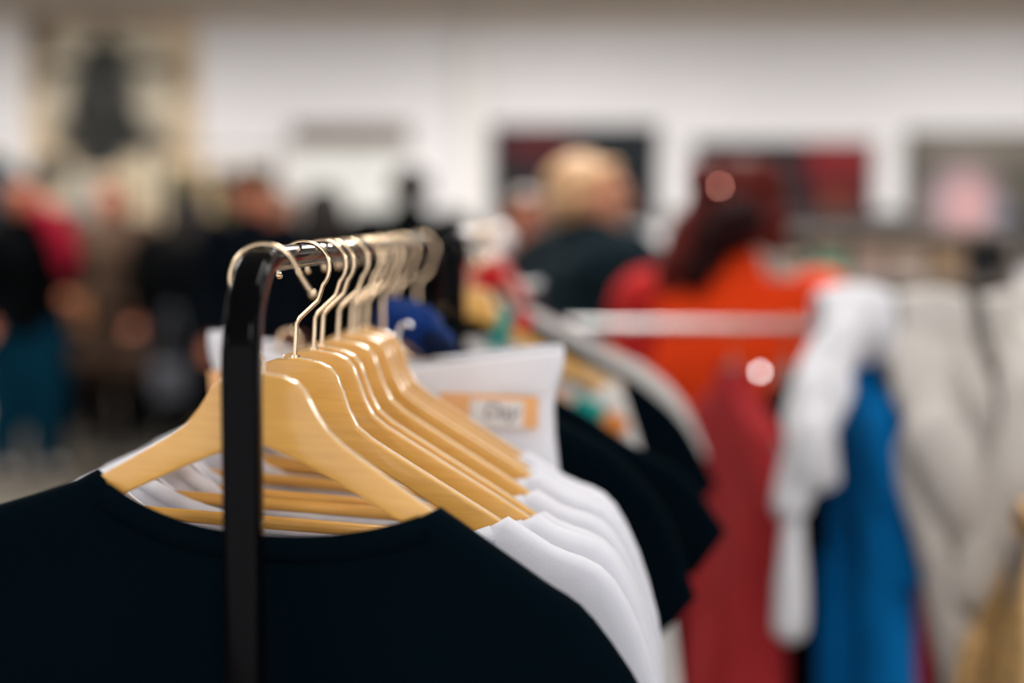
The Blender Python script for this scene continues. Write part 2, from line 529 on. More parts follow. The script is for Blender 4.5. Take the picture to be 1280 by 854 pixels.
def tee(name, label, cat, m, root, nl=.12, nr=.12, df=.11, db=.1, S=(.225, -.16), TO=(.31, -.34), TI=(.255, -.375), AP=(.215, -.30),
        hem=-.72, hw=.225, T=.0115, wv=.018, res=.014, fold=.012, seed=0, off=.0055, group=None, collar=None, flat_neck=2.4,
        cuff=None, bias=0.0, thick=0.0012, shift=0.0, folds_from=-.18, SL=None, TOL=None, upl=.206):
    """a short or long sleeved top hung on a hanger: two panels sewn at shoulders, sleeves and sides.
    Coordinates are relative to the crown of the hanger; root = the hanger whose place and turn it takes."""
    rr = random.Random(seed)
    A = APEX

    def side(sg, nn, S=S, TO=TO, upm=.206):
        xs = [x for x in list(HX) + list(np.linspace(.02, .22, 16)) if nn < x < S[0]]
        up = [(nn, float(ztop(nn)) + off)] + [(x, float(ztop(x)) + off) for x in sorted(xs) if x < min(S[0] - .012, upm)]
        s = (S[0], S[1] + A)
        to, ti, ap = [(q[0], q[1] + A) for q in (TO, TI, AP)]
        # round the shoulder
        k1 = (s[0] * .55 + to[0] * .45 + .014, s[1] * .55 + to[1] * .45 + .009)
        ctrl = [up[-1], s, k1, to]
        rnd_ = [(p.x, p.y) for p in smooth_path([Vector((q[0], q[1], 0)) for q in ctrl], 4)]
        closed1 = resamp(up + rnd_[1:], res)
        openS = resamp([to, ti], res)
        am = (ap[0] * .7 + ti[0] * .3, ap[1] * .7 + ti[1] * .3 + .004)
        low = (hw, hem + A)
        mid = ((ap[0] + low[0]) / 2 - .008, (ap[1] + low[1]) / 2)
        closed2 = resamp([ti, am, ap, mid, low], res)
        f = lambda L: [(sg * x + shift, z) for x, z in L]
        return f(closed1), f(openS), f(closed2)

    r1, r2, r3 = side(1, nr)
    l1, l2, l3 = side(-1, nl, SL or S, TOL or TO, upl)
    NR, NL = r1[0], l1[0]
    hemline = resamp([r3[-1], l3[-1]], res)
    closed_segs = list(zip(r1[:-1], r1[1:])) + list(zip(r3[:-1], r3[1:])) + list(zip(l1[:-1], l1[1:])) + list(zip(l3[:-1], l3[1:]))

    def neck(depth):
        zb = A - depth
        n = max(14, int((NR[0] - NL[0]) / res))
        c = []
        for k in range(n + 1):
            t = k / n
            zz = NL[1] + (NR[1] - NL[1]) * t
            c.append((NL[0] + (NR[0] - NL[0]) * t, zz + (zb - zz) * (1 - abs(2 * t - 1) ** flat_neck)))
        return c

    ph = [rr.uniform(0, 6.28) for _ in range(8)]
    ks = [rr.uniform(26, 40), rr.uniform(48, 66), rr.uniform(14, 20)]

    def prof(d):
        return T * np.sqrt(np.clip(1 - (1 - np.clip(d / wv, 0, 1)) ** 2, 0, 1))

    def ydisp(p, sgn, d):
        x, z = p[:, 0], p[:, 1] - A
        g = sstep(folds_from, folds_from - .42, z) * fold
        lim = np.clip(d / .05, 0, 1)
        fo = g * lim * (np.sin(ks[0] * x + ph[0] + sgn + 3 * z) + .45 * np.sin(ks[1] * x + ph[1] - 4 * z) + .6 * np.sin(ks[2] * x + ph[2]))
        sm = .0016 * lim * np.sin(24 * x * np.sign(x) + 40 * z + ph[3]) * sstep(-.05, -.2, z)
        return sgn * prof(d) + fo + sm + bias * sstep(-.1, -.5, z)

    bm = bmesh.new()
    strips = {}
    for sgn, dep in ((-1, df), (1, db)):
        nk = neck(dep)
        outline = r1 + r2[1:] + r3[1:] + hemline[1:] + l3[::-1][1:] + l2[::-1][1:] + l1[::-1][1:] + nk[1:-1]
        po = np.array(outline)
        mn, mx = po.min(0), po.max(0)
        gx = np.arange(mn[0], mx[0], res)
        gz = np.arange(mn[1], mx[1], res * .9)
        pts = np.array([(x + (res / 2 if j % 2 else 0), z) for j, z in enumerate(gz) for x in gx])
        pts = pts[inside(po, pts)]
        pts = pts[seg_dist(pts, closed_segs) > .0125]
        extra_ = []
        for of_ in (.0032, .0078):
            cand = []
            for a_, b_ in closed_segs:
                tx, tz = b_[0] - a_[0], b_[1] - a_[1]
                L_ = math.hypot(tx, tz) or 1
                for q_ in (a_, ((a_[0] + b_[0]) / 2, (a_[1] + b_[1]) / 2)):
                    cand += [(q_[0] - tz / L_ * of_, q_[1] + tx / L_ * of_), (q_[0] + tz / L_ * of_, q_[1] - tx / L_ * of_)]
            cand = np.array(cand)
            cand = cand[inside(po, cand)]
            cand = cand[seg_dist(cand, closed_segs) > of_ * .93]
            extra_.append(cand)
        oseg = list(zip(outline, outline[1:] + outline[:1]))
        pts = pts[seg_dist(pts, oseg) > res * .5]
        ex = np.vstack(extra_)
        nkseg = list(zip(nk[:-1], nk[1:]))
        ex = ex[seg_dist(ex, nkseg + list(zip(hemline[:-1], hemline[1:]))) > .0015]
        allp = np.vstack([po, pts, ex])
        n = len(outline)
        out = geometry.delaunay_2d_cdt([Vector(q) for q in allp], [(i, (i + 1) % n) for i in range(n)], [], 1, 1e-7)
        vv = np.array([(q.x, q.y) for q in out[0]])
        d = seg_dist(vv, closed_segs)
        y = ydisp(vv, sgn, d)
        y[d < 1e-6] = 0
        bv = [bm.verts.new((vv[i, 0], y[i], vv[i, 1])) for i in range(len(vv))]
        for f in out[2]:
            try:
                fc = bm.faces.new([bv[i] for i in (f if sgn < 0 else f[::-1])])
            except ValueError:
                pass
        strips[sgn] = nk
    bmesh.ops.remove_doubles(bm, verts=bm.verts, dist=2e-5)
    bmesh.ops.recalc_face_normals(bm, faces=bm.faces)
    me = bm_mesh(name, bm, m, True, 70)
    o = add_obj(name, me, None, root.location, root.rotation_euler)
    sd = o.modifiers.new('thickness', 'SOLIDIFY')
    sd.thickness = thick
    sd.offset = 0
    tag(o, label, cat, group)
    if collar:
        for sgn in (-1, 1):
            nk = strips[sgn]
            nk = [q for q in nk]
            v, f = [], []
            P = np.array(nk)
            tn = np.gradient(P, axis=0)
            tn /= np.linalg.norm(tn, axis=1)[:, None]
            nr_ = np.stack([tn[:, 1], -tn[:, 0]], 1)
            nr_[nr_[:, 1] > 0] *= -1
            rows = []
            for wd_ in (-0.0008, collar * .5, collar):
                q = P + nr_ * wd_
                dd = seg_dist(q, closed_segs)
                yy = ydisp(q, sgn, dd) + sgn * (.0016 if wd_ > 0 else .0)
                rows.append([(q[i, 0], yy[i], q[i, 1]) for i in range(len(q))])
            k = len(nk)
            s0, s1 = 1, k - 1
            for rw in rows: v += rw[s0:s1]
            kk = s1 - s0
            for a in range(2):
                for i in range(kk - 1):
                    f.append((a * kk + i, a * kk + i + 1, (a + 1) * kk + i + 1, (a + 1) * kk + i))
            co = add_obj('neck_band', vf_mesh('neck_band', v, f, m, True), o)
            s2 = co.modifiers.new('thickness', 'SOLIDIFY')
            s2.thickness = .0022
            s2.offset = 0
    if cuff:
        for L, sg in ((r2, 1), (l2, -1)):
            P = np.array(L)
            ax = np.array([P[-1][1] - P[0][1], -(P[-1][0] - P[0][0])])
            ax /= np.linalg.norm(ax)
            cen = np.array([shift, A - .2])
            if (cen - P.mean(0)) @ ax < 0: ax = -ax
            v, f = [], []
            n = len(P)
            for row in (-.0008, cuff):
                q = P + ax * row
                dd = seg_dist(q, closed_segs)
                yy = prof(np.maximum(dd, 0)) + .0012
                for i in range(n): v.append((q[i, 0], -yy[i], q[i, 1]))
                for i in range(n - 1, -1, -1): v.append((q[i, 0], yy[i], q[i, 1]))
            k = 2 * n
            for i in range(k):
                f.append((i, (i + 1) % k, k + (i + 1) % k, k + i))
            add_obj('sleeve_hem', vf_mesh('sleeve_hem', v, f, m, True), o)
    return o


# ------------------------------------------------------------------ front rack
def rack(name, label, xa, ya, xb, yb, zt, m_rail, m_post, bend=0.07, wpost=.0125, shelf=True, rr=RAIL_R):
    r = empty(name, (xa, ya, 0), (0, 0, math.atan2(yb - ya, xb - xa) - PI / 2))
    tag(r, label, 'clothes rack')
    L = math.hypot(xb - xa, yb - ya)
    zc = zt - rr
    tube('rail', [(0, bend - .012, zc), (0, bend + .02, zc), (0, L / 2, zc), (0, L - bend - .02, zc), (0, L - bend + .012, zc)], rr, m_rail, r, n=20)
    for end in (0, 1):
        sy = (lambda q: q) if end == 0 else (lambda q: L - q)
        path, ab = [], []
        for k in range(9):
            a = k / 8 * PI / 2
            path.append((0, sy(bend - bend * math.sin(a)), zc - bend + bend * math.cos(a)))
            t = k / 8
            ab.append((.0108 + (wpost - .0108) * t, .0085 + .002 * t))
        for zz in (zc - bend - .06, zc - bend - .3, .9, .4, .05):
            path.append((0, sy(0), zz)); ab.append((wpost, .0105))
        tube('post', path, 0, m_post, r, n=28, ab=ab, squar=4.2, up=Vector((0, 0, 1)))
        tube('foot_bar', [(-.25, sy(0), .06), (.25, sy(0), .06)], .0125, m_post, r, n=16)
        for sx in (-.235, .235):
            bm = bmesh.new()
            for q in (-.011, .011):
                bmesh.ops.create_cone(bm, cap_ends=True, segments=20, radius1=.0235, radius2=.0235, depth=.014,
                                      matrix=Matrix.Translation((sx + q, sy(0), .0235)) @ Matrix.Rotation(PI / 2, 4, 'Y'))
            box_bm(bm, (sx, sy(0), .045), (.014, .02, .03))
            add_obj('caster', bm_mesh('caster', bm, M['rubber'], True, 40), r)
    if shelf:
        for sx in (-.18, .18):
            tube('low_rail', [(sx, 0, .075), (sx, L, .075)], .008, m_post, r, n=12)
    return r


YF = 1.0215
YE = 2.03
rack('garment_rack', 'black tube clothes rack carrying the wooden hangers in front', rail_x(YF), YF, rail_x(YE), YE, RAIL_TOP, M['black_gloss'], M['black_gloss'])

Y_OF = lambda Z: Z
# hangers 1..8
FR = [(1.083, 2.0, 3.0), (1.200, 0.0, 3.9), (1.273, 0.6, 3.7), (1.307, 0.2, 4.1), (1.379, 0.8, 4.2), (1.447, 0.4, 3.7), (1.481, 0.0, 4.0), (1.531, 0.6, 4.3)]
ordn = ['first', 'second', 'third', 'fourth', 'fifth', 'sixth', 'seventh', 'eighth']
HG = 'wooden hangers on the front rack'
TG = 'white boat-neck shirts on the front rack'
for i, (Z, yaw, roll) in enumerate(FR):
    rz = AZ - math.radians(yaw)
    xo = .0855 * math.sin(math.radians(roll)) - (.002 if i == 0 else 0)
    HZP[0] = HZ1 if i == 0 else HZ
    if i == 0:
        h = hanger(rail_x(Z) + xo, Z, rz, 'wooden hanger in the navy shirt, behind the black post, its hook reversed', math.radians(roll), HG, opened=True)
    else:
        h = hanger(rail_x(Z) + xo, Z, rz, 'wooden hanger in a white shirt, %s from the black front post' % ordn[i], math.radians(roll), HG)
    if i == 0:
        tee('t_shirt', 'navy short-sleeved shirt with wide neckline hanging foremost, by the black post', 't-shirt', M['navy'], h,
            nl=.112, nr=.128, df=.110, db=.150, S=(.236, -.153), TO=(.315, -.335), TI=(.262, -.375), AP=(.226, -.315), hem=-.74, hw=.235, SL=(.240, -.132), TOL=(.325, -.31), upl=.135,
            seed=3, res=.0115, collar=.017, cuff=.016, fold=.010, T=.0115)
    else:
        j = rnd.uniform(-.004, .004)
        sl_ = (.226, -.153)
        tee('t_shirt', 'white short-sleeved shirt, %s in the row of white shirts on wooden hangers' % ordn[i - 1], 't-shirt', M['white'], h,
            nl=[.15, .15, .125, .15, .12, .15, .12][i - 1] + j, nr=[.166, .186, .190, .180, .176, .172, .162][i - 1], df=.139, db=.150, S=(.250 + .5 * j, -.147 - .003 * (i % 2)), TO=(.310 + j, -.36 + j), TI=(.262 + j, -.374),
            AP=(.222, -.30), hem=-.72 + j * 3, hw=.22, seed=20 + i, res=.0125, collar=.012, cuff=.014, fold=.003, T=.010, SL=sl_, TOL=(.262, -.36), group=TG, flat_neck=3.0)


HZP[0] = HZ
# ------------------------------------------------------------------ the pieces further along the front rail
def clip_hanger(x, y, rz, label, z=RAIL_TOP):
    r = empty('clip_hanger', (x, y, z), (0, 0, rz))
    tag(r, label, 'clothes hanger')
    R = .0195
    cz = -R + .0017
    pts = [(0, 0, -.096), (0, 0, -.066), (.0005, 0, -.058), (.0125, 0, -.0415)]
    for a in range(-38, 206, 12):
        pts.append((R * math.cos(math.radians(a)), 0, cz + R * math.sin(math.radians(a))))
    tube('hook', pts, .0017, M['wire'], r, up=Vector((0, 1, 0)))
    pth = [(-.185, 0, -.112), (-.12, 0, -.114), (-.096, 0, -.118)]
    # curled strap notches
    for a in range(-90, 200, 24):
        pth.append((-.098 + .011 * math.cos(math.radians(a)), .0, -.107 + .013 * math.sin(math.radians(a))))
    tube('arm', pth, .0021, M['wire'], r, up=Vector((0, 1, 0)))
    tube('arm', [(.185, 0, -.128), (.08, 0, -.124), (.026, 0, -.122)] + [(.024 + .009 * math.cos(math.radians(a)), 0, -.104 + .018 * math.sin(math.radians(a))) for a in range(-90, -320, -24)],
         .0021, M['chrome'], r, up=Vector((0, 1, 0)))
    tube('cross_bar', [(-.1, 0, -.117), (0, 0, -.097), (.03, 0, -.122)], .0021, M['wire'], r, up=Vector((0, 1, 0)))
    return r


M['cotton'] = cloth('white cotton twill', (0.80, 0.80, 0.84), var=.03)
M['orange_tag'] = mat('orange card', (0.88, 0.47, 0.20), .7)
M['label'] = mat('off white label', (0.80, 0.78, 0.76), .6)
M['ink'] = mat('grey ink', (0.16, 0.15, 0.18), .8)


def shorts(root):
    v, f = [], []
    n = 64
    def topz(x):
        return float(np.interp(x, [-.2, -.16, -.10, .0, .04, .10, .17, .2], [-.100, -.101, -.119, -.131, -.129, -.121, -.112, -.113]))
    rows = [0, .004, .02, .04, .06, .09, .13, .18, .24]
    for k, dz in enumerate(rows):
        hwid = .182 + (.002 if k else 0) - .010 * float(sstep(.01, .05, np.array(dz))) + .016 * float(sstep(.06, .24, np.array(dz)))
        dep = .016 + .02 * dz / .24
        for j in range(n):
            t = 2 * PI * j / n
            x = hwid * math.cos(t)
            y = dep * math.copysign(abs(math.sin(t)) ** .7, math.sin(t))
            y += .003 * math.sin(70 * x + k) * min(1, dz / .1) * (1 if y < 0 else -1)
            rib = .0022 * math.sin(150 * x) * (x < -.1) * (1 if k < 3 else 0)
            back = .006 if math.sin(t) > 0 else 0.0
            v.append((x, y, topz(x) - dz + rib + back))
    for k in range(len(rows) - 1):
        for j in range(n):
            a, b = k * n + j, k * n + (j + 1) % n
            f.append((a, a + n, b + n, b))
    # two legs
    base = (len(rows) - 1) * n
    last = v[base:base + n]
    for sg in (1, -1):
        ring = [q for q in range(n) if last[q][0] * sg > -1e-6]
        if sg == -1: ring = ring
        prev = [base + q for q in (ring if sg == -1 else [q for q in range(n // 4 + n // 2, n)] + [q for q in range(0, n // 4 + 1)])]
        for st in range(1, 5):
            cur = []
            for q in prev:
                x, y, z = v[q]
                v.append((x + .004 * sg, y * 1.02, z - .055)); cur.append(len(v) - 1)
            for i in range(len(prev)):
                i2 = (i + 1) % len(prev)
                f.append((prev[i], cur[i], cur[i2], prev[i2]))
            prev = cur
    me = vf_mesh('shorts', v, f, M['cotton'], True)
    o = add_obj('white_shorts', me, None, root.location, root.rotation_euler)
    tag(o, 'white cotton shorts hung by the waistband behind the wooden hangers, orange card tag inside', 'shorts')
    sd = o.modifiers.new('thickness', 'SOLIDIFY'); sd.thickness = .0018; sd.offset = 0
    return o


ZS = 1.62
rs = AZ - math.radians(4)
ch = clip_hanger(rail_x(ZS), ZS, rs, 'wire hanger with curled ends carrying the white shorts')
so = shorts(ch)


def on_shorts(name, px, py, wpx, hpx, m, dy, label=None, rot=0.0):
    sc_ = ZS / F
    lx = (px - 479) * sc_
    z = -(py - 275) * sc_ + .018
    rm = Matrix.Rotation(rot, 3, 'Y')
    o = box(name, (lx, dy, z), (wpx * sc_, .0012, hpx * sc_), m, so, rot=rm)
    if label: o['label'] = label
    return o


on_shorts('card_tag', 618, 508, 122, 40, M['orange_tag'], -.0275, 'orange card tag pinned to the waistband', .03)
on_shorts('price_label', 628, 511, 66, 33, M['label'], -.0288, 'small white label with grey handwriting', .03)
on_shorts('card_tag', 284, 484, 40, 42, M['orange_tag'], -.0275, 'orange card tag at the far side', -.05)
on_shorts('waist_fold', 664, 480, 48, 5, M['cotton'], -.026, None, -.12)
fc = bpy.data.curves.new('writing', 'FONT')
fc.body = 'Day'
fc.size = .022
fc.align_x = 'CENTER'
fc.shear = .3
fc.extrude = .0002
to_ = bpy.data.objects.new('tmp', fc)
C.objects.link(to_)
bpy.context.view_layer.update()
tm = bpy.data.meshes.new_from_object(to_.evaluated_get(bpy.context.evaluated_depsgraph_get()))
C.objects.unlink(to_)
bpy.data.objects.remove(to_)
tm.materials.clear(); tm.materials.append(M['ink'])
wo = add_obj('writing', tm, so, ((632 - 479) * ZS / F, -.0297, -(517 - 275) * ZS / F + .018), (PI / 2, .03, 0))

# royal blue hooded top, two navy shirts
M['royal'] = cloth('royal blue fleece', lin(10, 44, 104), sheen=.05)
M['deepnavy'] = cloth('deep navy fleece', lin(8, 22, 48))


# ---- union of tapered limbs, remeshed into one surface
def limb(bm, p0, p1, r0, r1, sub=2):
    t = bmesh.new()
    for p, r in ((p0, r0), (p1, r1)):
        bmesh.ops.create_icosphere(t, subdivisions=sub, radius=r, matrix=Matrix.Translation(Vector(p)))
    bmesh.ops.convex_hull(t, input=t.verts)
    loose = [v_ for v_ in t.verts if not v_.link_faces]
    bmesh.ops.delete(t, geom=loose, context='VERTS')
    me = bpy.data.meshes.new('t'); t.to_mesh(me); t.free()
    bm.from_mesh(me); bpy.data.meshes.remove(me)


def ball(bm, c, r, rot=None, sub=3):
    Mx = Matrix.Translation(Vector(c)) @ (rot.to_4x4() if rot else Matrix()) @ Matrix.Diagonal((r[0], r[1], r[2], 1))
    bmesh.ops.create_icosphere(bm, subdivisions=sub, radius=1.0, matrix=Mx)


def fused(name, bm, m, voxel=.01, it=4, wrinkle=0.0, wscale=9.0, seed=0, zst=1.4):
    me = bpy.data.meshes.new('t'); bm.to_mesh(me); bm.free()
    o = bpy.data.objects.new('t', me); C.objects.link(o)
    r = o.modifiers.new('r', 'REMESH'); r.mode = 'VOXEL'; r.voxel_size = voxel
    s = o.modifiers.new('s', 'SMOOTH'); s.iterations = it; s.factor = .5
    bpy.context.view_layer.update()
    out = bpy.data.meshes.new_from_object(o.evaluated_get(bpy.context.evaluated_depsgraph_get()))
    C.objects.unlink(o); bpy.data.objects.remove(o); bpy.data.meshes.remove(me)
    out.name = name
    if wrinkle:
        nv = len(out.vertices)
        co = np.empty(nv * 3); out.vertices.foreach_get('co', co); co = co.reshape(-1, 3)
        no = np.array([v_.normal[:] for v_ in out.vertices])
        zf = zst
        off_ = Vector((seed * 3.1, seed * 1.7, 0))
        dv = np.array([noise.noise(Vector((c[0] * wscale, c[1] * wscale, c[2] * wscale * zf)) + off_) for c in co])
        co += no * (wrinkle * dv)[:, None]
        out.vertices.foreach_set('co', co.ravel())
    out.materials.clear()
    return finish(out, m, True)


h9 = hanger(rail_x(1.69), 1.69, AZ - .05, 'narrow wooden hanger inside the royal blue hooded top', 0, HG)
h9.scale = (.68, 1, 1)
bt = tee('hooded_top', 'royal blue hooded top hanging just beyond the white shorts', 'sweater', M['royal'], h9, nl=.035, nr=.05, df=.03, db=.02,
         S=(.225, -.150), TO=(.25, -.42), TI=(.20, -.43), AP=(.19, -.30), hem=-.66, hw=.19, seed=41, T=.012)
bm = bmesh.new()
limb(bm, (.005, -.012, APEX + .002), (.032, -.016, APEX - .006), .021, .022)
limb(bm, (.032, -.016, APEX - .006), (.056, -.008, APEX - .034), .021, .016)
limb(bm, (.0, .012, APEX + .0), (.036, .012, APEX - .010), .016, .016)
limb(bm, (.0, -.006, APEX - .004), (-.012, .0, APEX - .045), .018, .016)
bt.scale = (.68, 1, 1)
bmesh.ops.scale(bm, vec=(1 / .68, 1, 1), verts=bm.verts)
hd = add_obj('hood', fused('hood', bm, M['royal'], .004, 3, .006, 40), bt)
bm = bmesh.new()
limb(bm, (.044, -.024, APEX - .020), (.066, -.014, APEX - .044), .013, .014)
bmesh.ops.scale(bm, vec=(1 / .68, 1, 1), verts=bm.verts)
hl = add_obj('hood_lining', fused('hood_lining', bm, M['deepnavy'], .004, 3, .004, 40), bt)
hl['label'] = 'dark navy lining folded out of the hood'

for Z, yaw, sd, kw, nm in ((1.74, 3.0, 51, dict(S=(.236, -.148), TO=(.322, -.302), TI=(.276, -.352), AP=(.222, -.30)), 'nearer'),
                           (1.91, 3.0, 52, dict(S=(.25, -.160), TO=(.364, -.262), TI=(.326, -.316), AP=(.235, -.31)), 'farther')):
    h = hanger(rail_x(Z), Z, AZ - math.radians(yaw), 'wooden hanger inside the %s of two navy shirts behind the white ones' % nm, 0, HG)
    tee('t_shirt', 'navy short-sleeved shirt behind the white shirts, the %s of two, sleeve sticking out' % nm, 't-shirt', M['navy'], h, nl=.016, nr=.016,
        df=.014, db=.012, hem=-.75, hw=.235, seed=sd, collar=.015, cuff=.016, T=.013, fold=.008, **kw)

# ------------------------------------------------------------------ second rack, further along
SH = .019
Y2A, Y2B = 2.14, 3.0
rack('garment_rack', 'black clothes rack in line behind the front one, full of mixed clothes', rail_x(Y2A, SH), Y2A, rail_x(Y2B, SH), Y2B, RAIL_TOP + .004,
     M['steel'], M['black_gloss'], bend=.05)
ZT2 = RAIL_TOP + .004
G2 = 'hangers on the second rack'
M['offwhite'] = cloth('off white cotton', (.72, .69, .66))
M['teal'] = cloth('teal print', lin(28, 150, 140))
M['orange_print'] = cloth('orange print', lin(226, 140, 70))
M['black_cloth'] = cloth('black cloth', (.0015, .0015, .002), spec=.04)
M['red_cloth'] = cloth('red cloth', lin(190, 14, 24))
M['silver_cloth'] = cloth('silver grey satin', (.60, .575, .55), rough=.5, spec=.4)
M['pink_cloth'] = cloth('dusty pink', lin(200, 110, 105))

hA = hanger(rail_x(2.36, SH), 2.36, AZ - .10, 'wooden hanger with bare arms over the off-white top, on the second rack', 0, G2, z=ZT2)
pt = tee('blouse', 'off-white long-sleeved top with teal and orange print under the bare wooden hanger', 'blouse', M['offwhite'], hA, nl=.20, nr=.212, df=.215, db=.075,
         S=(.228, -.165), TO=(.315, -.62), TI=(.262, -.64), AP=(.215, -.33), hem=-.70, hw=.215, seed=61, T=.012, flat_neck=1.6)


def patch(parent, name, x, z, wd, hd_, m, y=-.016, rot=0.0, label=None):
    o = box(name, (x, y, z + APEX), (wd, .004, hd_), m, parent, bevel=.0015, rot=Matrix.Rotation(rot, 3, 'Y'))
    if label: o['label'] = label
    return o


patch(pt, 'print_patch', .125, -.172, .036, .036, M['orange_print'], -.016, .5, 'orange printed patch')
patch(pt, 'print_patch', .176, -.176, .046, .030, M['teal'], -.017, .5, 'teal printed patch')
patch(pt, 'print_patch', .214, -.196, .036, .030, M['orange_print'], -.018, .6, 'orange printed patch')
patch(pt, 'strap', .046, -.062, .022, .062, M['teal'], -.010, .35, 'teal strap around the hanger neck')

hB = hanger(rail_x(2.45, SH), 2.45, AZ - .07, 'wooden hanger inside the black and red jacket', 0, G2, z=ZT2)
bj = tee('jacket', 'black jacket with bright red lining showing at the collar', 'jacket', M['black_cloth'], hB, nl=.02, nr=.022, df=.01, db=.005,
         S=(.22, -.155), TO=(.26, -.50), TI=(.21, -.51), AP=(.2, -.31), hem=-.68, hw=.21, seed=62, T=.017, wv=.02, off=.012)
bm = bmesh.new()
for a in range(0, 360, 30):
    p = lambda t: (.032 * math.cos(math.radians(t)), .02 * math.sin(math.radians(t)) - .002, APEX + .022 - .018 * (math.sin(math.radians(t)) < 0))
    limb(bm, p(a), p(a + 30), .010, .010, 1)
c = add_obj('collar', fused('collar', bm, M['red_cloth'], .004, 2), bj)
c['label'] = 'bright red collar lining'
patch(bj, 'red_panel', .068, -.060, .030, .045, M['red_cloth'], -.024, .6, 'red panel on the shoulder')

hC = hanger(rail_x(2.55, SH), 2.55, AZ - .08, 'wooden hanger inside the navy top of the second rack', 0, G2, z=ZT2)
tee('t_shirt', 'dark navy top on the second rack with a wide drooping sleeve', 't-shirt', M['navy'], hC, nl=.06, nr=.07, df=.07, db=.05,
    S=(.25, -.158), TO=(.372, -.315), TI=(.33, -.37), AP=(.235, -.31), hem=-.70, hw=.22, seed=63, T=.013, off=.006)

hD = hanger(rail_x(2.68, SH), 2.68, AZ - .06, 'wooden hanger inside the silver-grey jacket', 0, G2, z=ZT2)
gj = tee('jacket', 'silver-grey satin jacket with pinkish collar, farthest out over the second rack', 'jacket', M['silver_cloth'], hD, nl=.03, nr=.035, df=.02, db=.01,
         S=(.262, -.146), TO=(.362, -.292), TI=(.30, -.36), AP=(.24, -.33), hem=-.70, hw=.23, seed=64, T=.020, wv=.025, off=.014)
bm = bmesh.new()
limb(bm, (.02, -.02, APEX + .022), (.055, -.022, APEX - .030), .013, .015)
limb(bm, (-.02, -.02, APEX + .022), (-.055, -.022, APEX - .030), .013, .015)
limb(bm, (-.02, .014, APEX + .024), (.02, .014, APEX + .024), .012, .012)
limb(bm, (.02, .014, APEX + .024), (.02, -.02, APEX + .022), .012, .012)
limb(bm, (-.02, .014, APEX + .024), (-.02, -.02, APEX + .022), .012, .012)
c = add_obj('collar', fused('collar', bm, M['pink_cloth'], .005, 3), gj)
c['label'] = 'dusty pink collar'

# more hooks along the second rail: thin steel hangers with dark tops
M['dark_mix'] = cloth('charcoal knit', lin(30, 32, 38))
M['plum'] = cloth('plum knit', lin(92, 36, 66))
for k, (Z, m_, nm, lb) in enumerate((
                                     (2.80, 'plum', 'sweater', 'plum knitted sweater behind the silver-grey jacket'),
                                     (2.90, 'dark_mix', 'sweater', 'charcoal knitted sweater at the far end of the second rack'))):
    h = hanger(rail_x(Z, SH), Z, AZ - .03 * k, 'wooden hanger inside the ' + lb.split(' at ')[0].split(' behind ')[0] + ' at the far end of the second rack', 0, G2, z=ZT2)
    tee(nm, lb, 'sweater', M[m_], h, nl=.06, nr=.06, df=.06, db=.05, S=(.2, -.145), TO=(.235, -.5), TI=(.19, -.51), AP=(.185, -.3), hem=-.62, hw=.18, seed=70 + k, T=.012, off=.006)
for k in range(7):
    Z = [2.735, 2.765, 2.835, 2.865, 2.885, 2.935, 2.955][k]
    r = empty('wire_hanger', (rail_x(Z, SH), Z, ZT2), (0, 0, AZ + (-.1 + .03 * k)))
    tag(r, 'bare steel hook hanger with short black clamp between the clothes on the second rack', 'clothes hanger', 'bare clamp hangers on the second rack')
    pts = [(0, 0, -.10), (0, 0, -.06), (.0125, 0, -.0415)]
    for a in range(-38, 206, 14):
        pts.append((.0195 * math.cos(math.radians(a)), 0, -.0174 + .0195 * math.sin(math.radians(a))))
    tube('hook', pts, .0021, M['chrome'], r, n=8, up=Vector((0, 1, 0)))
    box('clamp_bar', (0, 0, -.115), (.15, .014, .03), M['black_plastic'], r, bevel=.003)

# ------------------------------------------------------------------ steel rack on the right
ZR = 3.1
zr = W(900, 400, ZR).z
xr0, xr1 = .07, 1.62
rk = empty('steel_rack', (xr0, ZR, 0))
tag(rk, 'silver steel clothes rail crossing in front of the person in orange', 'clothes rack')
tube('rail', [(0, 0, zr - .012), (xr1 - xr0, 0, zr - .012)], .0095, M['steel'], rk, n=20)
for xx in (0.0, xr1 - xr0):
    tube('post', [(xx, 0, zr + .01), (xx, 0, .03)], .0125, M['steel'], rk, n=16)
    tube('foot_bar', [(xx, -.28, .03), (xx, .28, .03)], .0125, M['steel'], rk, n=16)
    for yy in (-.27, .27):
        bm = bmesh.new()
        bmesh.ops.create_cone(bm, cap_ends=True, segments=16, radius1=.02, radius2=.016, depth=.02, matrix=Matrix.Translation((xx, yy, .01)))
        add_obj('rubber_foot', bm_mesh('rubber_foot', bm, M['rubber']), rk)
tube('brace', [(0, 0, .25), (xr1 - xr0, 0, .25)], .01, M['steel'], rk, n=12)


def XR(px, Z=ZR):
    return (px - 640) / F * Z


M['maroon'] = cloth('maroon jersey', lin(180, 50, 54))
M['cobalt'] = cloth('cobalt blue jersey', lin(0, 122, 198))
M['cream'] = cloth('cream knit', (.58, .545, .51), bump=.6, bscale=160)
M['bright_white'] = cloth('bright white viscose', (.80, .80, .84))
M['gold'] = mat('gold shaggy knit', lin(236, 190, 126), .32, metal=.45, var=.55, vscale=60, bump=1.0, bscale=120, spec=.6)
M['slate'] = cloth('slate teal cloth', lin(40, 58, 64))

M['grey_plastic'] = mat('grey plastic', lin(120, 118, 116), .4)
G3 = 'hangers on the steel rail'
SMALL = dict(S=(.17, -.145), TO=(.20, -.33), TI=(.165, -.335), AP=(.16, -.27))


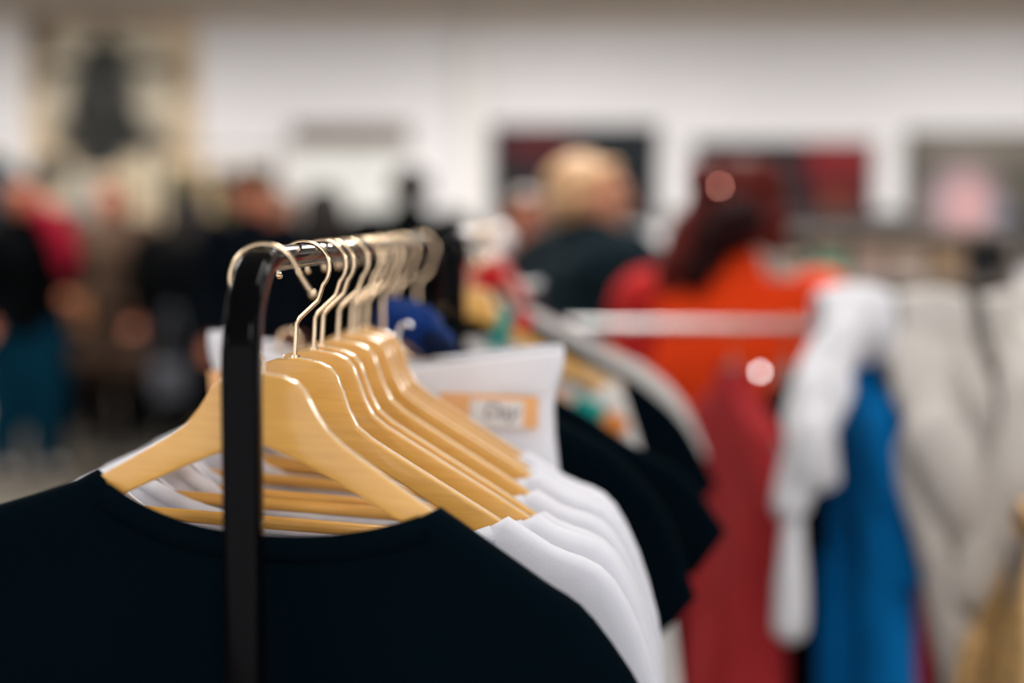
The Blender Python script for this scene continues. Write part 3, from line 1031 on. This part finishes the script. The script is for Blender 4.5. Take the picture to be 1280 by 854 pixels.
def side_garment(px, rz, label, hl_, cat, m, hem, hw=.17, T=.022, dz=0.0, name='dress', seed=0, **kw):
    a = dict(SMALL, nl=.05, nr=.05, df=.06, db=.05, off=.006); a.update(kw)
    h = hanger(XR(px), ZR, rz, hl_.replace('wooden', 'grey plastic'), 0, G3, z=zr, wm=M['grey_plastic'])
    return h, tee(name, label, cat, m, h, hem=hem, hw=hw, T=T, wv=.03, seed=seed, fold=.018, res=.016, **a)


R80 = math.radians(-68)
hm, md = side_garment(918, math.radians(-72), 'long maroon dress hanging edge-on from the steel rail', 'wooden hanger inside the maroon dress', 'dress', M['maroon'], -1.0, hw=.20, T=.032, seed=81,
                      S=(.20, -.150), TO=(.235, -.36), TI=(.2, -.365), AP=(.19, -.28), nl=.03, nr=.03, df=.025, db=.02, off=.008)
side_garment(984, math.radians(-80), 'black dress squeezed between the maroon and the white garment', 'wooden hanger inside the black dress', 'dress', M['black_cloth'], -.9, hw=.17, T=.018, seed=82)
side_garment(1078, math.radians(-74), 'cobalt blue dress hanging edge-on with short sleeve', 'wooden hanger inside the cobalt blue dress', 'dress', M['cobalt'], -1.0, hw=.23, T=.036, seed=83,
             S=(.17, -.16), TO=(.21, -.40), TI=(.16, -.405), AP=(.16, -.28), nl=.025, nr=.025, df=.012, db=.01, off=.015)
side_garment(1120, math.radians(-80), 'dark maroon top half hidden behind the cobalt blue dress', 'wooden hanger inside the dark maroon top', 'blouse', M['maroon'], -.7, hw=.16, T=.016, name='blouse', seed=84)
side_garment(1176, math.radians(-80), 'slate teal dress under the cream cardigan', 'wooden hanger inside the slate teal dress', 'dress', M['slate'], -.95, hw=.17, T=.026, seed=85)
side_garment(1245, math.radians(-80), 'dark charcoal dress at the far end under the cream cardigan', 'wooden hanger inside the charcoal dress', 'dress', M['dark_mix'], -.95, hw=.17, T=.026, name='dress', seed=86)


def drape_vf(x0, x1, yc, zt, front, back, R=.02, flare=0.0, folds=.012, kf=60, seed=0, nx=28, puff=.0, skew=0.0, bulge=0.0):
    rr = random.Random(seed)
    p1, p2 = rr.uniform(0, 6), rr.uniform(0, 6)
    path = []
    nf, nb = 16, 8
    for i in range(nf + 1):
        s = i / nf
        path.append((-R, -front * (1 - s), 1 - s, -1))
    for k in range(1, 8):
        a = PI - k / 8 * PI
        path.append((R * math.cos(a), R * math.sin(a), 0, 0))
    for i in range(nb + 1):
        s = i / nb
        path.append((R, -back * s, s, 1))
    v, f = [], []
    for (y, z, t, sg) in path:
        for j in range(nx + 1):
            u = j / nx
            xm = (x0 + x1) / 2
            x = xm + (x0 + (x1 - x0) * u - xm) * (1 + flare * t) + skew * t
            g = .25 + .75 * min(1, t * 2)
            fo = folds * g * (math.sin(kf * x + p1 + 2 * t) + .5 * math.sin(kf * 1.9 * x + p2))
            pz = puff * math.sin(PI * u) * (1 - t)
            v.append((x, yc + y + fo + (-.02 * t - bulge * float(sstep(0, .35, np.array(t))) if sg < 0 else .01 * t), zt - R + z + (R if False else 0) + pz + .006 * math.sin(kf * .8 * x + p2) * (t > .97)))
    n = nx + 1
    for i in range(len(path) - 1):
        for j in range(nx):
            f.append((i * n + j, i * n + j + 1, (i + 1) * n + j + 1, (i + 1) * n + j))
    return v, f


def drape(name, m, parent=None, thick=.006, **k):
    v, f = drape_vf(**k)
    o = add_obj(name, vf_mesh(name, v, f, m, True), parent)
    sd = o.modifiers.new('thickness', 'SOLIDIFY'); sd.thickness = thick; sd.offset = 1
    return o


def zpx(py, Z=ZR):
    return W(0, py, Z).z


# white blouse slung over the rail
bw = empty('white_blouse', (0, 0, 0))
tag(bw, 'bright white blouse slung over the steel rail, its sleeve hanging beside the blue dress', 'blouse')
drape('body', M['bright_white'], bw, x0=XR(1022), x1=XR(1112), yc=ZR, zt=zr + .052, front=.085, back=.35, R=.05, folds=.008, kf=50, seed=1, puff=.014)
YF2 = ZR - .36
bm = bmesh.new()
q = lambda px, py, dz=0: W(px, py, YF2 + .05 + dz)
CH = [(1066, 392, .24, .042), (1044, 430, .17, .048), (1026, 490, .07, .053), (1017, 545, .0, .054), (1014, 580, .0, .050)]
for a_, b_ in zip(CH[:-1], CH[1:]):
    limb(bm, q(*a_[:3]), q(*b_[:3]), a_[3], b_[3])
limb(bm, q(1036, 560), q(1038, 598), .022, .016)
limb(bm, q(1000, 580), q(994, 630), .034, .024)
add_obj('sleeve', fused('sleeve', bm, M['bright_white'], .008, 8, .035, 16, 2, .25), bw)
bm = bmesh.new()
limb(bm, q(992, 610), q(990, 700), .026, .024)
limb(bm, q(990, 700), q(984, 785), .024, .026)
add_obj('sleeve', fused('sleeve', bm, M['bright_white'], .008, 8, .02, 16, 3, .25), bw)

# cream cardigans over the rail
cc = empty('cream_cardigan', (0, 0, 0))
tag(cc, 'cream knitted cardigan slung over the steel rail beside the cobalt dress, sleeves dangling', 'cardigan')
drape('body', M['cream'], cc, x0=XR(1120), x1=XR(1206), yc=ZR, zt=zr + .046, front=.46, back=.4, R=.044, folds=.014, kf=44, seed=4, bulge=.17, puff=.012, flare=.05)
bm = bmesh.new()
YC = ZR - .27
q = lambda px, py, dz=0: W(px, py, YC + dz)
limb(bm, q(1146, 425, .12), q(1160, 540), .040, .050)
limb(bm, q(1160, 540), q(1212, 645), .050, .048)
limb(bm, q(1212, 645), q(1235, 745), .044, .030)
add_obj('sleeve', fused('sleeve', bm, M['cream'], .008, 8, .035, 14, 4, .3), cc)
bm = bmesh.new()
limb(bm, q(1148, 560, .04), q(1166, 700), .045, .034)
limb(bm, q(1168, 700), q(1200, 880), .032, .034)
add_obj('sleeve', fused('sleeve', bm, M['cream'], .008, 8, .035, 14, 5, .3), cc)
cc2 = empty('cream_cardigan', (0, 0, 0))
tag(cc2, 'cream knitted cardigan at the outer end of the steel rail, above the gold garment', 'cardigan')
drape('body', M['cream'], cc2, x0=XR(1226), x1=XR(1335), yc=ZR, zt=zr + .042, front=.42, back=.4, R=.046, folds=.014, kf=40, seed=6, bulge=.17, puff=.012, flare=.04)
bm = bmesh.new()
limb(bm, q(1296, 425, .12), q(1285, 500, -.02), .045, .055)
limb(bm, q(1285, 500, -.02), q(1262, 600, -.03), .055, .05)
limb(bm, q(1262, 600, -.03), q(1222, 740, -.03), .048, .034)
add_obj('sleeve', fused('sleeve', bm, M['cream'], .008, 8, .035, 14, 7, .3), cc2)

# gold garment on a low rail
ZG = 2.45
zg = zpx(676, ZG)
lr = empty('low_rail', (XR(1238, ZG), ZG, 0))
tag(lr, 'short low steel rail under the gold shaggy garment', 'clothes rack')
lw = .55
tube('rail', [(0.03, 0, zg - .012), (lw, 0, zg - .012)], .011, M['steel'], lr, n=16)
for xx in (.05, lw):
    tube('post', [(xx, 0, zg - .01), (xx, 0, .02)], .011, M['steel'], lr, n=14)
    tube('foot_bar', [(xx, -.2, .014), (xx, .2, .014)], .012, M['steel'], lr, n=14)
gg = drape('gold_throw', M['gold'], None, thick=.02, x0=XR(1286, ZG), x1=XR(1440, ZG), yc=ZG, zt=zg + .036, front=.5, back=.3, R=.034, folds=.02, kf=48, seed=9, flare=1.0, puff=.02)
tag(gg, 'gold shaggy knitted garment draped over a low rail at the picture edge', 'throw')

# glinting clip on the steel rail: a flat chrome jaw catching a ceiling light
def half_vec_rot(p, lamp):
    a = (Vector((0, 0, CAM_H)) - p).normalized()
    b = (Vector(lamp) - p).normalized()
    h = (a + b).normalized()
    return Vector((0, 0, 1)).rotation_difference(h).to_matrix()


def glint(name, label, cat, p, lamp, rad, m, back):
    r = empty(name, p)
    if label: tag(r, label, cat)
    rot = half_vec_rot(p, lamp)
    bm = bmesh.new()
    bmesh.ops.create_cone(bm, cap_ends=True, segments=24, radius1=rad, radius2=rad * .96, depth=.003, matrix=rot.to_4x4())
    add_obj('plate', bm_mesh('plate', bm, m, True, 30), r)
    tube('spring', [(0, 0, 0), (back * .5) + Vector((0, 0, -.004)), back], .003, m, r, n=8)
    return r


pc = Vector((XR(948), ZR - .03, zpx(467)))
pc = W(950, 465, ZR - .16)
# hooked on the shoulder of the maroon dress
glint('steel_clip', 'small bright chrome clip on the shoulder of the maroon dress', 'clip', pc, (.3, -1.4, CEIL - .055), .0052, M['chrome'], Vector((XR(932), ZR - .10, zpx(475))) - pc)

# ------------------------------------------------------------------ people
def skin(name, c):
    return mat(name, c, .5, spec=.35, var=.12, vscale=20)


SK1 = skin('fair skin', lin(212, 150, 118))
SK2 = skin('tanned skin', lin(158, 92, 66))
EYE = mat('eye', (.03, .02, .018), .2)
LIP = mat('lip', lin(150, 70, 64), .5)


def rotz(p, a, c=(0, 0)):
    x, y = p[0] - c[0], p[1] - c[1]
    return (c[0] + x * math.cos(a) - y * math.sin(a), c[1] + x * math.sin(a) + y * math.cos(a), p[2])


def person(px, Z, rz, label, h=1.70, skin_m=SK1, top=None, trousers=None, shoes=None, hair=None, hair_style='short', arms=None, head_yaw=0.0,
           top_low=.80, puffy=.0, sleeves=None, vox=.009, tname='jacket', stride=.06, hat=None, group=None, extra=None, wid=1.0, baggy=0.0):
    k = h / 1.70
    r = empty('person', (XR(px, Z), Z, 0), (0, 0, rz))
    r.scale = (k * wid, k * wid, k)
    tag(r, label, 'person', group)
    arms = arms or {}
    J = {}
    for sg, s in (('R', -1), ('L', 1)):
        sh = Vector((s * .175, .0, 1.385))
        e, w_ = arms.get(sg, ((s * .05, .02, -.27), (s * .03, -.06, -.50)))
        J[sg] = (sh, sh + Vector(e), sh + Vector(w_))
    hc = Vector((0, -.012, 1.60))
    HR = lambda p: Vector(rotz(p, head_yaw))

    bm = bmesh.new()
    ball(bm, (0, .005, .93), (.155, .11, .12))
    limb(bm, (0, 0, .95), (0, .0, 1.12), .112, .108)
    ball(bm, (0, .005, 1.24), (.155, .105, .17))
    limb(bm, (-.15, .0, 1.375), (.15, 0, 1.375), .05, .05)
    limb(bm, (0, .012, 1.38), (0, -.002, 1.52), .058, .05)
    for s, sg in ((-1, 'R'), (1, 'L')):
        fy = stride * s
        hip, kn, an = Vector((s * .085, 0, .89)), Vector((s * .095, -.015 - fy * .5, .49)), Vector((s * .10, .02 + fy * .2 - fy * .6, .085))
        J['leg' + sg] = (hip, kn, an)
        limb(bm, hip, kn, .088, .054)
        limb(bm, kn, kn * .6 + an * .4 + Vector((0, .012, 0)), .052, .054)
        limb(bm, kn * .6 + an * .4 + Vector((0, .012, 0)), an, .054, .036)
        limb(bm, an + Vector((0, .02, -.045)), an + Vector((s * .008, -.15, -.055)), .036, .026)
        sh, el, wr = J[sg]
        limb(bm, sh, el, .05, .038)
        limb(bm, el, wr, .038, .026)
        dr = (wr - el).normalized()
        sd = dr.cross(Vector((0, 1, 0)))
        if sd.length < .1: sd = Vector((1, 0, 0))
        sd.normalize()
        nn = dr.cross(sd)
        limb(bm, wr, wr + dr * .075, .024, .030)
        for q in range(4):
            b0 = wr + dr * .085 + sd * (-.030 + .020 * q)
            ln_ = (.055, .068, .072, .060)[q]
            m1 = b0 + dr * ln_ * .55 + nn * .012
            limb(bm, b0, m1, .0095, .009, 1)
            limb(bm, m1, m1 + dr * ln_ * .40 + nn * .022, .009, .008, 1)
        t0 = wr + dr * .03 + sd * .028
        limb(bm, t0, t0 + dr * .03 + sd * .026 + nn * .01, .012, .010, 1)
        limb(bm, t0 + dr * .03 + sd * .026 + nn * .01, t0 + dr * .062 + sd * .030 + nn * .018, .010, .009, 1)
    # head
    hr = Matrix.Rotation(head_yaw, 3, 'Z')
    ball(bm, HR((0, .006, 1.612)), (.076, .095, .098), hr)
    ball(bm, HR((0, -.026, 1.556)), (.058, .064, .068), hr)
    limb(bm, HR((-.0, -.062, 1.515)), HR((0, -.05, 1.53)), .026, .04)
    limb(bm, HR((0, -.096, 1.612)), HR((0, -.107, 1.575)), .009, .013)
    for s in (-1, 1):
        ball(bm, HR((s * .078, .012, 1.588)), (.012, .022, .034), hr)
        limb(bm, HR((s * .015, -.089, 1.628)), HR((s * .05, -.076, 1.628)), .011, .010)
    add_obj('body', fused('body', bm, skin_m, vox, 2), r)
    for s in (-1, 1):
        bm = bmesh.new()
        ball(bm, HR((s * .032, -.081, 1.606)), (.013, .012, .010), hr, 2)
        add_obj('eye', bm_mesh('eye', bm, EYE), r)
    bm = bmesh.new()
    ball(bm, HR((0, -.090, 1.540)), (.024, .010, .008), hr, 2)
    add_obj('mouth', bm_mesh('mouth', bm, LIP), r)
    # clothing
    g = .018 + puffy
    if top:
        bm = bmesh.new()
        ball(bm, (0, .005, .96), (.155 + g, .115 + g, .14))
        limb(bm, (0, .005, top_low + .10), (0, .0, 1.12), .12 + g, .115 + g)
        limb(bm, (-.06, .005, top_low + .11), (.06, .005, top_low + .11), .11 + g, .11 + g)
        ball(bm, (0, .005, 1.24), (.158 + g, .11 + g, .17 + g * .5))
        limb(bm, (-.15, .0, 1.375), (.15, 0, 1.375), .052 + g * .8, .052 + g * .8)
        limb(bm, (0, .014, 1.40), (0, .006, 1.465), .07 + g * .5, .062 + g * .4)
        if not sleeves:
            for sg in ('R', 'L'):
                sh, el, wr = J[sg]
                limb(bm, sh, el, .052 + g, .044 + g * .8)
                limb(bm, el, el.lerp(wr, .96), .044 + g * .8, .034 + g * .6)
        add_obj(tname, fused(tname, bm, top, .012, 4, .016, 8, int(px)), r)
        if sleeves:
            for sg, slm in zip(('R', 'L'), sleeves):
                bm = bmesh.new()
                sh, el, wr = J[sg]
                limb(bm, sh + Vector((0, 0, .005)), el, .056 + g, .044 + g * .8)
                limb(bm, el, el.lerp(wr, .96), .044 + g * .8, .034 + g * .6)
                add_obj('sleeve', fused('sleeve', bm, slm, .012, 4, .014, 10, int(px)), r)
    if trousers:
        bm = bmesh.new()
        ball(bm, (0, .005, .94), (.163, .122, .13))
        for sg in ('R', 'L'):
            hip, kn, an = J['leg' + sg]
            limb(bm, hip, kn, .100 + baggy, .070 + baggy)
            limb(bm, kn, an + Vector((0, 0, .01)), .070 + baggy, .056 + baggy)
        add_obj('trousers', fused('trousers', bm, trousers, .012, 4, .014, 8, int(px) + 5), r)
    if shoes:
        for s, sg in ((-1, 'R'), (1, 'L')):
            an = J['leg' + sg][2]
            bm = bmesh.new()
            limb(bm, an + Vector((0, .02, -.043)), an + Vector((s * .008, -.165, -.050)), .042, .035)
            limb(bm, an, an + Vector((0, .01, -.04)), .045, .044)
            o = add_obj('shoe', fused('shoe', bm, shoes, .008, 3), r)
    if hair:
        bm = bmesh.new()
        ball(bm, HR((0, .022, 1.628)), (.083, .094, .088), hr)
        ball(bm, HR((0, .045, 1.585)), (.078, .072, .075), hr)
        for s in (-1, 1):
            limb(bm, HR((s * .070, .0, 1.66)), HR((s * .076, .035, 1.58)), .018, .016)
        limb(bm, HR((-.04, -.056, 1.680)), HR((.04, -.052, 1.678)), .018, .016)
        if hair_style == 'long':
            for s in (-1, 1):
                limb(bm, HR((s * .07, .02, 1.62)), HR((s * .085, .03, 1.45)), .035, .04)
                limb(bm, HR((s * .045, .07, 1.58)), HR((s * .05, .085, 1.42)), .05, .05)
        if hair_style == 'bob':
            for s in (-1, 1):
                limb(bm, HR((s * .062, .015, 1.64)), HR((s * .082, .03, 1.54)), .036, .036)
        add_obj('hair', fused('hair', bm, hair, .007, 4, .009, 40, int(px) + 9, .5), r)
    if hat:
        bm = bmesh.new()
        ball(bm, HR((0, .012, 1.66)), (.094, .108, .075), hr)
        limb(bm, HR((-.05, -.09, 1.655)), HR((.05, -.09, 1.655)), .014, .014)
        limb(bm, HR((-.03, -.135, 1.648)), HR((.03, -.135, 1.648)), .012, .012)
        limb(bm, HR((-.03, -.10, 1.652)), HR((.03, -.13, 1.648)), .014, .012)
        o = add_obj('cap', fused('cap', bm, hat, .007, 2), r)
    return r


HB = mat('dark brown hair', lin(26, 18, 15), .65, spec=.2, var=.4, vscale=60, stretch=(4, 4, 1))
HBL = mat('blond hair', lin(200, 158, 112), .5, var=.35, vscale=60, stretch=(4, 4, 1))
HRD = mat('auburn hair', lin(104, 30, 20), .6, spec=.2, var=.5, vscale=50, stretch=(4, 4, 1))
HDK = mat('dark red hair', lin(40, 10, 10), .7, spec=.12, var=.4, vscale=50, stretch=(4, 4, 1))
HBR = mat('brown hair', lin(96, 66, 42), .5, var=.4, vscale=60, stretch=(4, 4, 1))
CB = cloth('black coat cloth', (.0010, .0013, .0016), spec=.02)
CJ = cloth('teal denim', lin(2, 40, 56), spec=.05)
CN = cloth('dark navy coat', (.0008, .0018, .0034), spec=.03)
CBR = cloth('brown coat', lin(60, 46, 37), spec=.05)
CTL = cloth('dark teal jacket', (.0022, .0095, .0140), rough=.7, spec=.06)
COR = cloth('vivid orange cotton', (0.92, 0.062, 0.006), sheen=.05)
CRD = cloth('scarlet red knit', (0.50, 0.020, 0.018))
CRM = cloth('crimson hood', lin(128, 10, 34))
SHG = mat('grey shoe', lin(140, 134, 130), .6)
SHB = mat('black shoe', (.01, .01, .01), .5)
front = lambda s: ((s * .05, -.02, -.26), (s * -.02, -.20, -.34))

# two large ones in the middle distance
wm = person(915, 3.75, math.radians(172), 'red-haired person seen from behind in a vivid orange top with one red sleeve showing', 1.66, SK1, COR, CB, SHB, HRD, 'bob', head_yaw=.25,
            top_low=.80, puffy=.012, sleeves=(COR, CRD), vox=.008, tname='vest',
            arms={'R': ((-.07, -.04, -.26), (-.02, -.22, -.36)), 'L': ((.07, -.04, -.26), (.02, -.22, -.36))}, wid=1.13)
bm = bmesh.new()
limb(bm, (-.01, .115, 1.585), (.03, .10, 1.54), .060, .050)
limb(bm, (.03, .10, 1.54), (.075, .095, 1.45), .045, .032)
add_obj('hair_tail', fused('hair_tail', bm, HDK, .007, 4, .009, 40, 3, .5), wm)['label'] = 'dark gathered hair at the nape'
bm = bmesh.new()
limb(bm, (.075, .055, 1.60), (.12, .06, 1.50), .035, .040)
limb(bm, (.12, .06, 1.50), (.14, .05, 1.40), .036, .022)
add_obj('hair_lock', fused('hair_lock', bm, HRD, .007, 4, .009, 40, 4, .5), wm)
bm = bmesh.new()
limb(bm, (-.07, -.03, 1.655), (-.06, .05, 1.68), .05, .055)
limb(bm, (-.06, .05, 1.68), (.05, .06, 1.685), .055, .05)
limb(bm, (-.085, .02, 1.60), (-.09, -.01, 1.55), .045, .03)
add_obj('hair_crown', fused('hair_crown', bm, HRD, .007, 4, .009, 40, 5, .5), wm)
bm = bmesh.new()
for a in range(200, 341, 20):
    p0 = (.078 * math.cos(math.radians(a)), -.085 * math.sin(math.radians(a)) * .8 + .01, 1.44)
    p1 = (.078 * math.cos(math.radians(a + 20)), -.085 * math.sin(math.radians(a + 20)) * .8 + .01, 1.44)
    limb(bm, p0, p1, .018, .018, 1)
add_obj('collar', fused('collar', bm, COR, .007, 3), wm)
COP = mat('copper clip', (.85, .36, .30), .08, metal=1.0)
pg = W(900, 233, 3.575)
gl = glint('hair_clip', None, None, pg, (.3, -1.4, CEIL - .055), .0042, COP, Vector((.0, .03, -.004)))
gl['label'] = 'copper clip'
Mw = Matrix.LocRotScale(wm.location, wm.rotation_euler, wm.scale)
gl.parent = wm
gl.matrix_parent_inverse = Mw.inverted()
for ch_ in list(gl.children):
    ch_.parent = gl

bmn = person(735, 4.6, math.radians(112), 'blond person in a dark teal jacket facing sideways, under the black poster', 1.72, SK1, CTL, CB, SHB, HBL, 'short', head_yaw=-.25, puffy=.065, vox=.008, wid=1.12)
person(655, 5.6, math.radians(20), 'small brown-haired person peeking past the dark teal jacket', 1.64, SK2, CB, CB, SHB, HBR, 'short', vox=.01)
# people at the left
person(28, 9.7, math.radians(30), 'person in black top with crimson hood and teal jeans', 1.80, SK2, CB, CJ, SHG, HB, 'long', wid=1.25, baggy=.03, arms={'L': front(1), 'R': ((-.06, .0, -.27), (-.05, -.12, -.46))}, vox=.01, puffy=.02)
hdx = XR(62, 10.05)
person(142, 10.6, math.radians(-18), 'person in a long brown coat and black trousers holding a tan bag', 1.78, SK2, CBR, CB, SHB, HB, 'short', top_low=.48, puffy=.05, vox=.01, wid=1.2,
       arms={'R': ((-.08, -.06, -.26), (-.13, -.22, -.30)), 'L': ((.06, -.02, -.27), (.05, -.12, -.48))}, tname='coat')
person(238, 9.8, math.radians(165), 'person all in black seen from behind, pale bag at the hip', 1.70, SK1, CB, CB, SHB, HB, 'long', top_low=.36, puffy=.06, vox=.01, tname='coat', wid=1.25)
person(200, 11.12, math.radians(8), 'short person in a long black coat in the gap behind the brown coat', 1.40, SK1, CB, CB, SHB, HB, 'short', top_low=.3, puffy=.06, vox=.012, tname='coat', wid=1.3)
person(86, 11.5, math.radians(150), 'person in black behind the one with the crimson shawl', 1.62, SK1, CN, CB, SHB, HB, 'long', top_low=.3, puffy=.05, vox=.012, tname='coat', wid=1.3)
person(312, 8.7, math.radians(10), 'person in a dark cap and dark coat beside the black rack post', 1.80, SK2, CN, CB, SHB, HB, 'short', hat=CB, vox=.01, puffy=.03, tname='coat')
person(352, 10.7, math.radians(-60), 'brown-haired person behind the one in the dark cap', 1.72, SK2, CN, CB, SHB, HBR, 'bob', vox=.01, puffy=.02)
person(404, 9.5, math.radians(200), 'black-haired person in a black hooded coat, back turned, before the white door', 1.74, SK1, CB, CB, SHB, HB, 'long', wid=1.25, vox=.01, puffy=.05, tname='coat')
person(514, 8.8, math.radians(185), 'black-clad person alone at the edge of the white door', 1.83, SK1, CB, CB, SHB, HB, 'short', vox=.01, puffy=.04, tname='coat', wid=1.2)

# crimson hood thing: scarf over the first person's shoulder
bm = bmesh.new()
b0 = W(66, 285, 9.55)
for (x0, y0, x1_, y1_, a, b_) in ((52, 262, 62, 272, .05, .075), (62, 272, 76, 290, .075, .085), (76, 290, 84, 312, .085, .075), (84, 312, 84, 334, .075, .05)):
    limb(bm, W(x0, y0, 9.55) - b0, W(x1_, y1_, 9.55) - b0, a, b_)
sc_ = add_obj('shawl', fused('shawl', bm, CRM, .015, 4, .02, 10, 3), None, b0)
tag(sc_, 'crimson hooded shawl over the shoulder of the person in teal jeans', 'shawl')


def bag(px, py, Z, wd, hd_, m, label, strap):
    p = W(px, py, Z)
    r = empty('shoulder_bag', p)
    tag(r, label, 'bag')
    bm = bmesh.new()
    box_bm(bm, (0, 0, 0), (wd, .1, hd_), None, .03)
    add_obj('pouch', bm_mesh('pouch', bm, m), r)
    box('flap', (0, -.055, hd_ * .2), (wd * .9, .012, hd_ * .55), m, r, bevel=.005)
    tube('strap', smooth_path([(-wd * .45, 0, hd_ * .4), (-wd * .3, .02, strap * .6), (0, .05, strap), (wd * .3, .02, strap * .6), (wd * .45, 0, hd_ * .4)]), .008, m, r, n=8)
    return r


bag(88, 395, 10.1, .2, .2, mat('tan leather', lin(172, 116, 74), .5), 'tan leather shoulder bag held by the person in the brown coat', .34)
bag(214, 478, 9.53, .2, .22, mat('pale canvas', lin(74, 76, 84), .8), 'pale canvas bag at the hip of the person in black', .45)

# ------------------------------------------------------------------ far stuff: rack with olive clothes, teal garment, shelf of folded clothes
CO = cloth('olive cloth', lin(84, 78, 58))
CBE = cloth('beige cloth', lin(150, 132, 104))
ZO = 11.6
xo0, xo1 = XR(196, ZO), XR(346, ZO)
zo = zpx(186, ZO)
fr = empty('garment_rack', (xo0, ZO, 0))
tag(fr, 'tall dark clothes rack against the far wall, olive clothes on it', 'clothes rack')
DK = mat('dark olive metal', lin(48, 44, 34), .5)
tube('rail', [(0, 0, zo - .012), (xo1 - xo0, 0, zo - .012)], .011, DK, fr, n=12)
for xx in (0, xo1 - xo0):
    tube('post', [(xx, 0, zo), (xx, 0, .02)], .02, DK, fr, n=12)
    tube('foot_bar', [(xx, -.25, .02), (xx, .25, .02)], .02, DK, fr, n=10)
for k, (px, m_, nm) in enumerate(((226, CO, 'olive'), (252, CBE, 'beige'), (278, CO, 'olive'), (306, CBE, 'beige'), (330, CO, 'olive'))):
    h = hanger(XR(px, ZO), ZO, math.radians(-55), 'wooden hanger in the %s jacket, %s from the near end of the far tall rack' % (nm, ordn[k]), 0,
               'hangers on the far tall rack', z=zo)
    tee('jacket', '%s jacket on the far tall rack, %s from its near end' % (nm, ordn[k]), 'jacket', m_, h, nl=.05, nr=.05, df=.05, db=.04, S=(.22, -.15), TO=(.27, -.6), TI=(.21, -.61), AP=(.2, -.32),
        hem=-.8, hw=.21, seed=90 + k, T=.03, wv=.05, res=.03, off=.006, group='jackets on the far tall rack')
# teal garment on a wall hook
pw = W(-16, 172, 12.3)
hk = empty('wall_hook', (pw.x, YB, pw.z))
tag(hk, 'small steel hook high on the far wall, under it a teal shirt', 'hook')
box('plate', (0, -.01, 0), (.05, .02, .09), M['steel'], hk, bevel=.003)
tube('peg', [(0, -.01, .0), (0, -.12, .0), (0, -.14, .03)], .008, M['steel'], hk)
h = hanger(pw.x, YB - .08, math.radians(-6), 'wooden hanger on the wall hook', 0, z=pw.z + .008)
tee('t_shirt', 'teal shirt hanging on the far wall beside the banner', 't-shirt', cloth('teal cotton', lin(34, 72, 84)), h, nl=.07, nr=.07, df=.08, db=.05, seed=99, res=.03, T=.02, wv=.04)

# shelf unit with folded clothes
ZK = 5.6
xk0, xk1 = XR(968, ZK), XR(1262, ZK)
zk = zpx(286, ZK)
sf = empty('shelf_unit', ((xk0 + xk1) / 2, ZK + .2, 0))
tag(sf, 'grey shelf unit with folded clothes behind the steel rail', 'shelf')
SG = mat('grey laminate', lin(122, 112, 104), .5)
wk = xk1 - xk0
zl = [zk - .02, zpx(356, ZK), zpx(356, ZK) - .42, zpx(356, ZK) - .84, .06]
for z_ in zl:
    box('shelf_board', (0, 0, z_), (wk, .42, .03), SG, sf, bevel=.003)
for sx in (-1, 1):
    box('side_panel', (sx * (wk / 2 + .015), 0, zk / 2), (.03, .44, zk), SG, sf, bevel=.003)
box('back_panel', (0, .215, zk / 2), (wk, .012, zk), mat('dark back', lin(48, 48, 48), .7), sf)
FC = [('mint', lin(150, 190, 166)), ('tan', lin(186, 158, 128)), ('pale pink', lin(208, 186, 176)), ('cream', lin(206, 196, 180)), ('charcoal', lin(52, 54, 56)), ('beige', lin(190, 168, 140))]
FM = {n: cloth(n + ' folded cloth', c_) for n, c_ in FC}
z0 = zl[1] + .015
stacks = [(990, ['pale pink', 'cream']), (1040, ['mint', 'mint', 'tan']), (1090, ['pale pink', 'pale pink', 'tan']), (1140, ['cream', 'pale pink', 'beige']), (1188, ['tan', 'beige', 'tan']), (1236, ['charcoal', 'charcoal', 'charcoal'])]
pos = ['first', 'second', 'third', 'fourth', 'fifth', 'sixth']
lev = ['bottom', 'middle', 'top']
for i, (px, L) in enumerate(stacks):
    z = z0
    for j, nm in enumerate(L):
        th = .04 + .006 * ((i + j) % 3)
        bm = bmesh.new()
        box_bm(bm, (0, 0, th / 2), (.125, .30, th), None, th * .42)
        box_bm(bm, (.004, -.012, th * .5), (.118, .285, th * .2), None, th * .08)
        o = add_obj('folded_garment', bm_mesh('folded_garment', bm, FM[nm]), None, (XR(px, ZK), ZK + .18 + rnd.uniform(-.01, .01), z))
        o.rotation_euler.z = rnd.uniform(-.04, .04)
        tag(o, '%s folded garment, %s of the %s pile on the grey shelf unit' % (nm, lev[j], pos[i]), 'clothes', 'folded clothes on the shelf unit')
        z += th
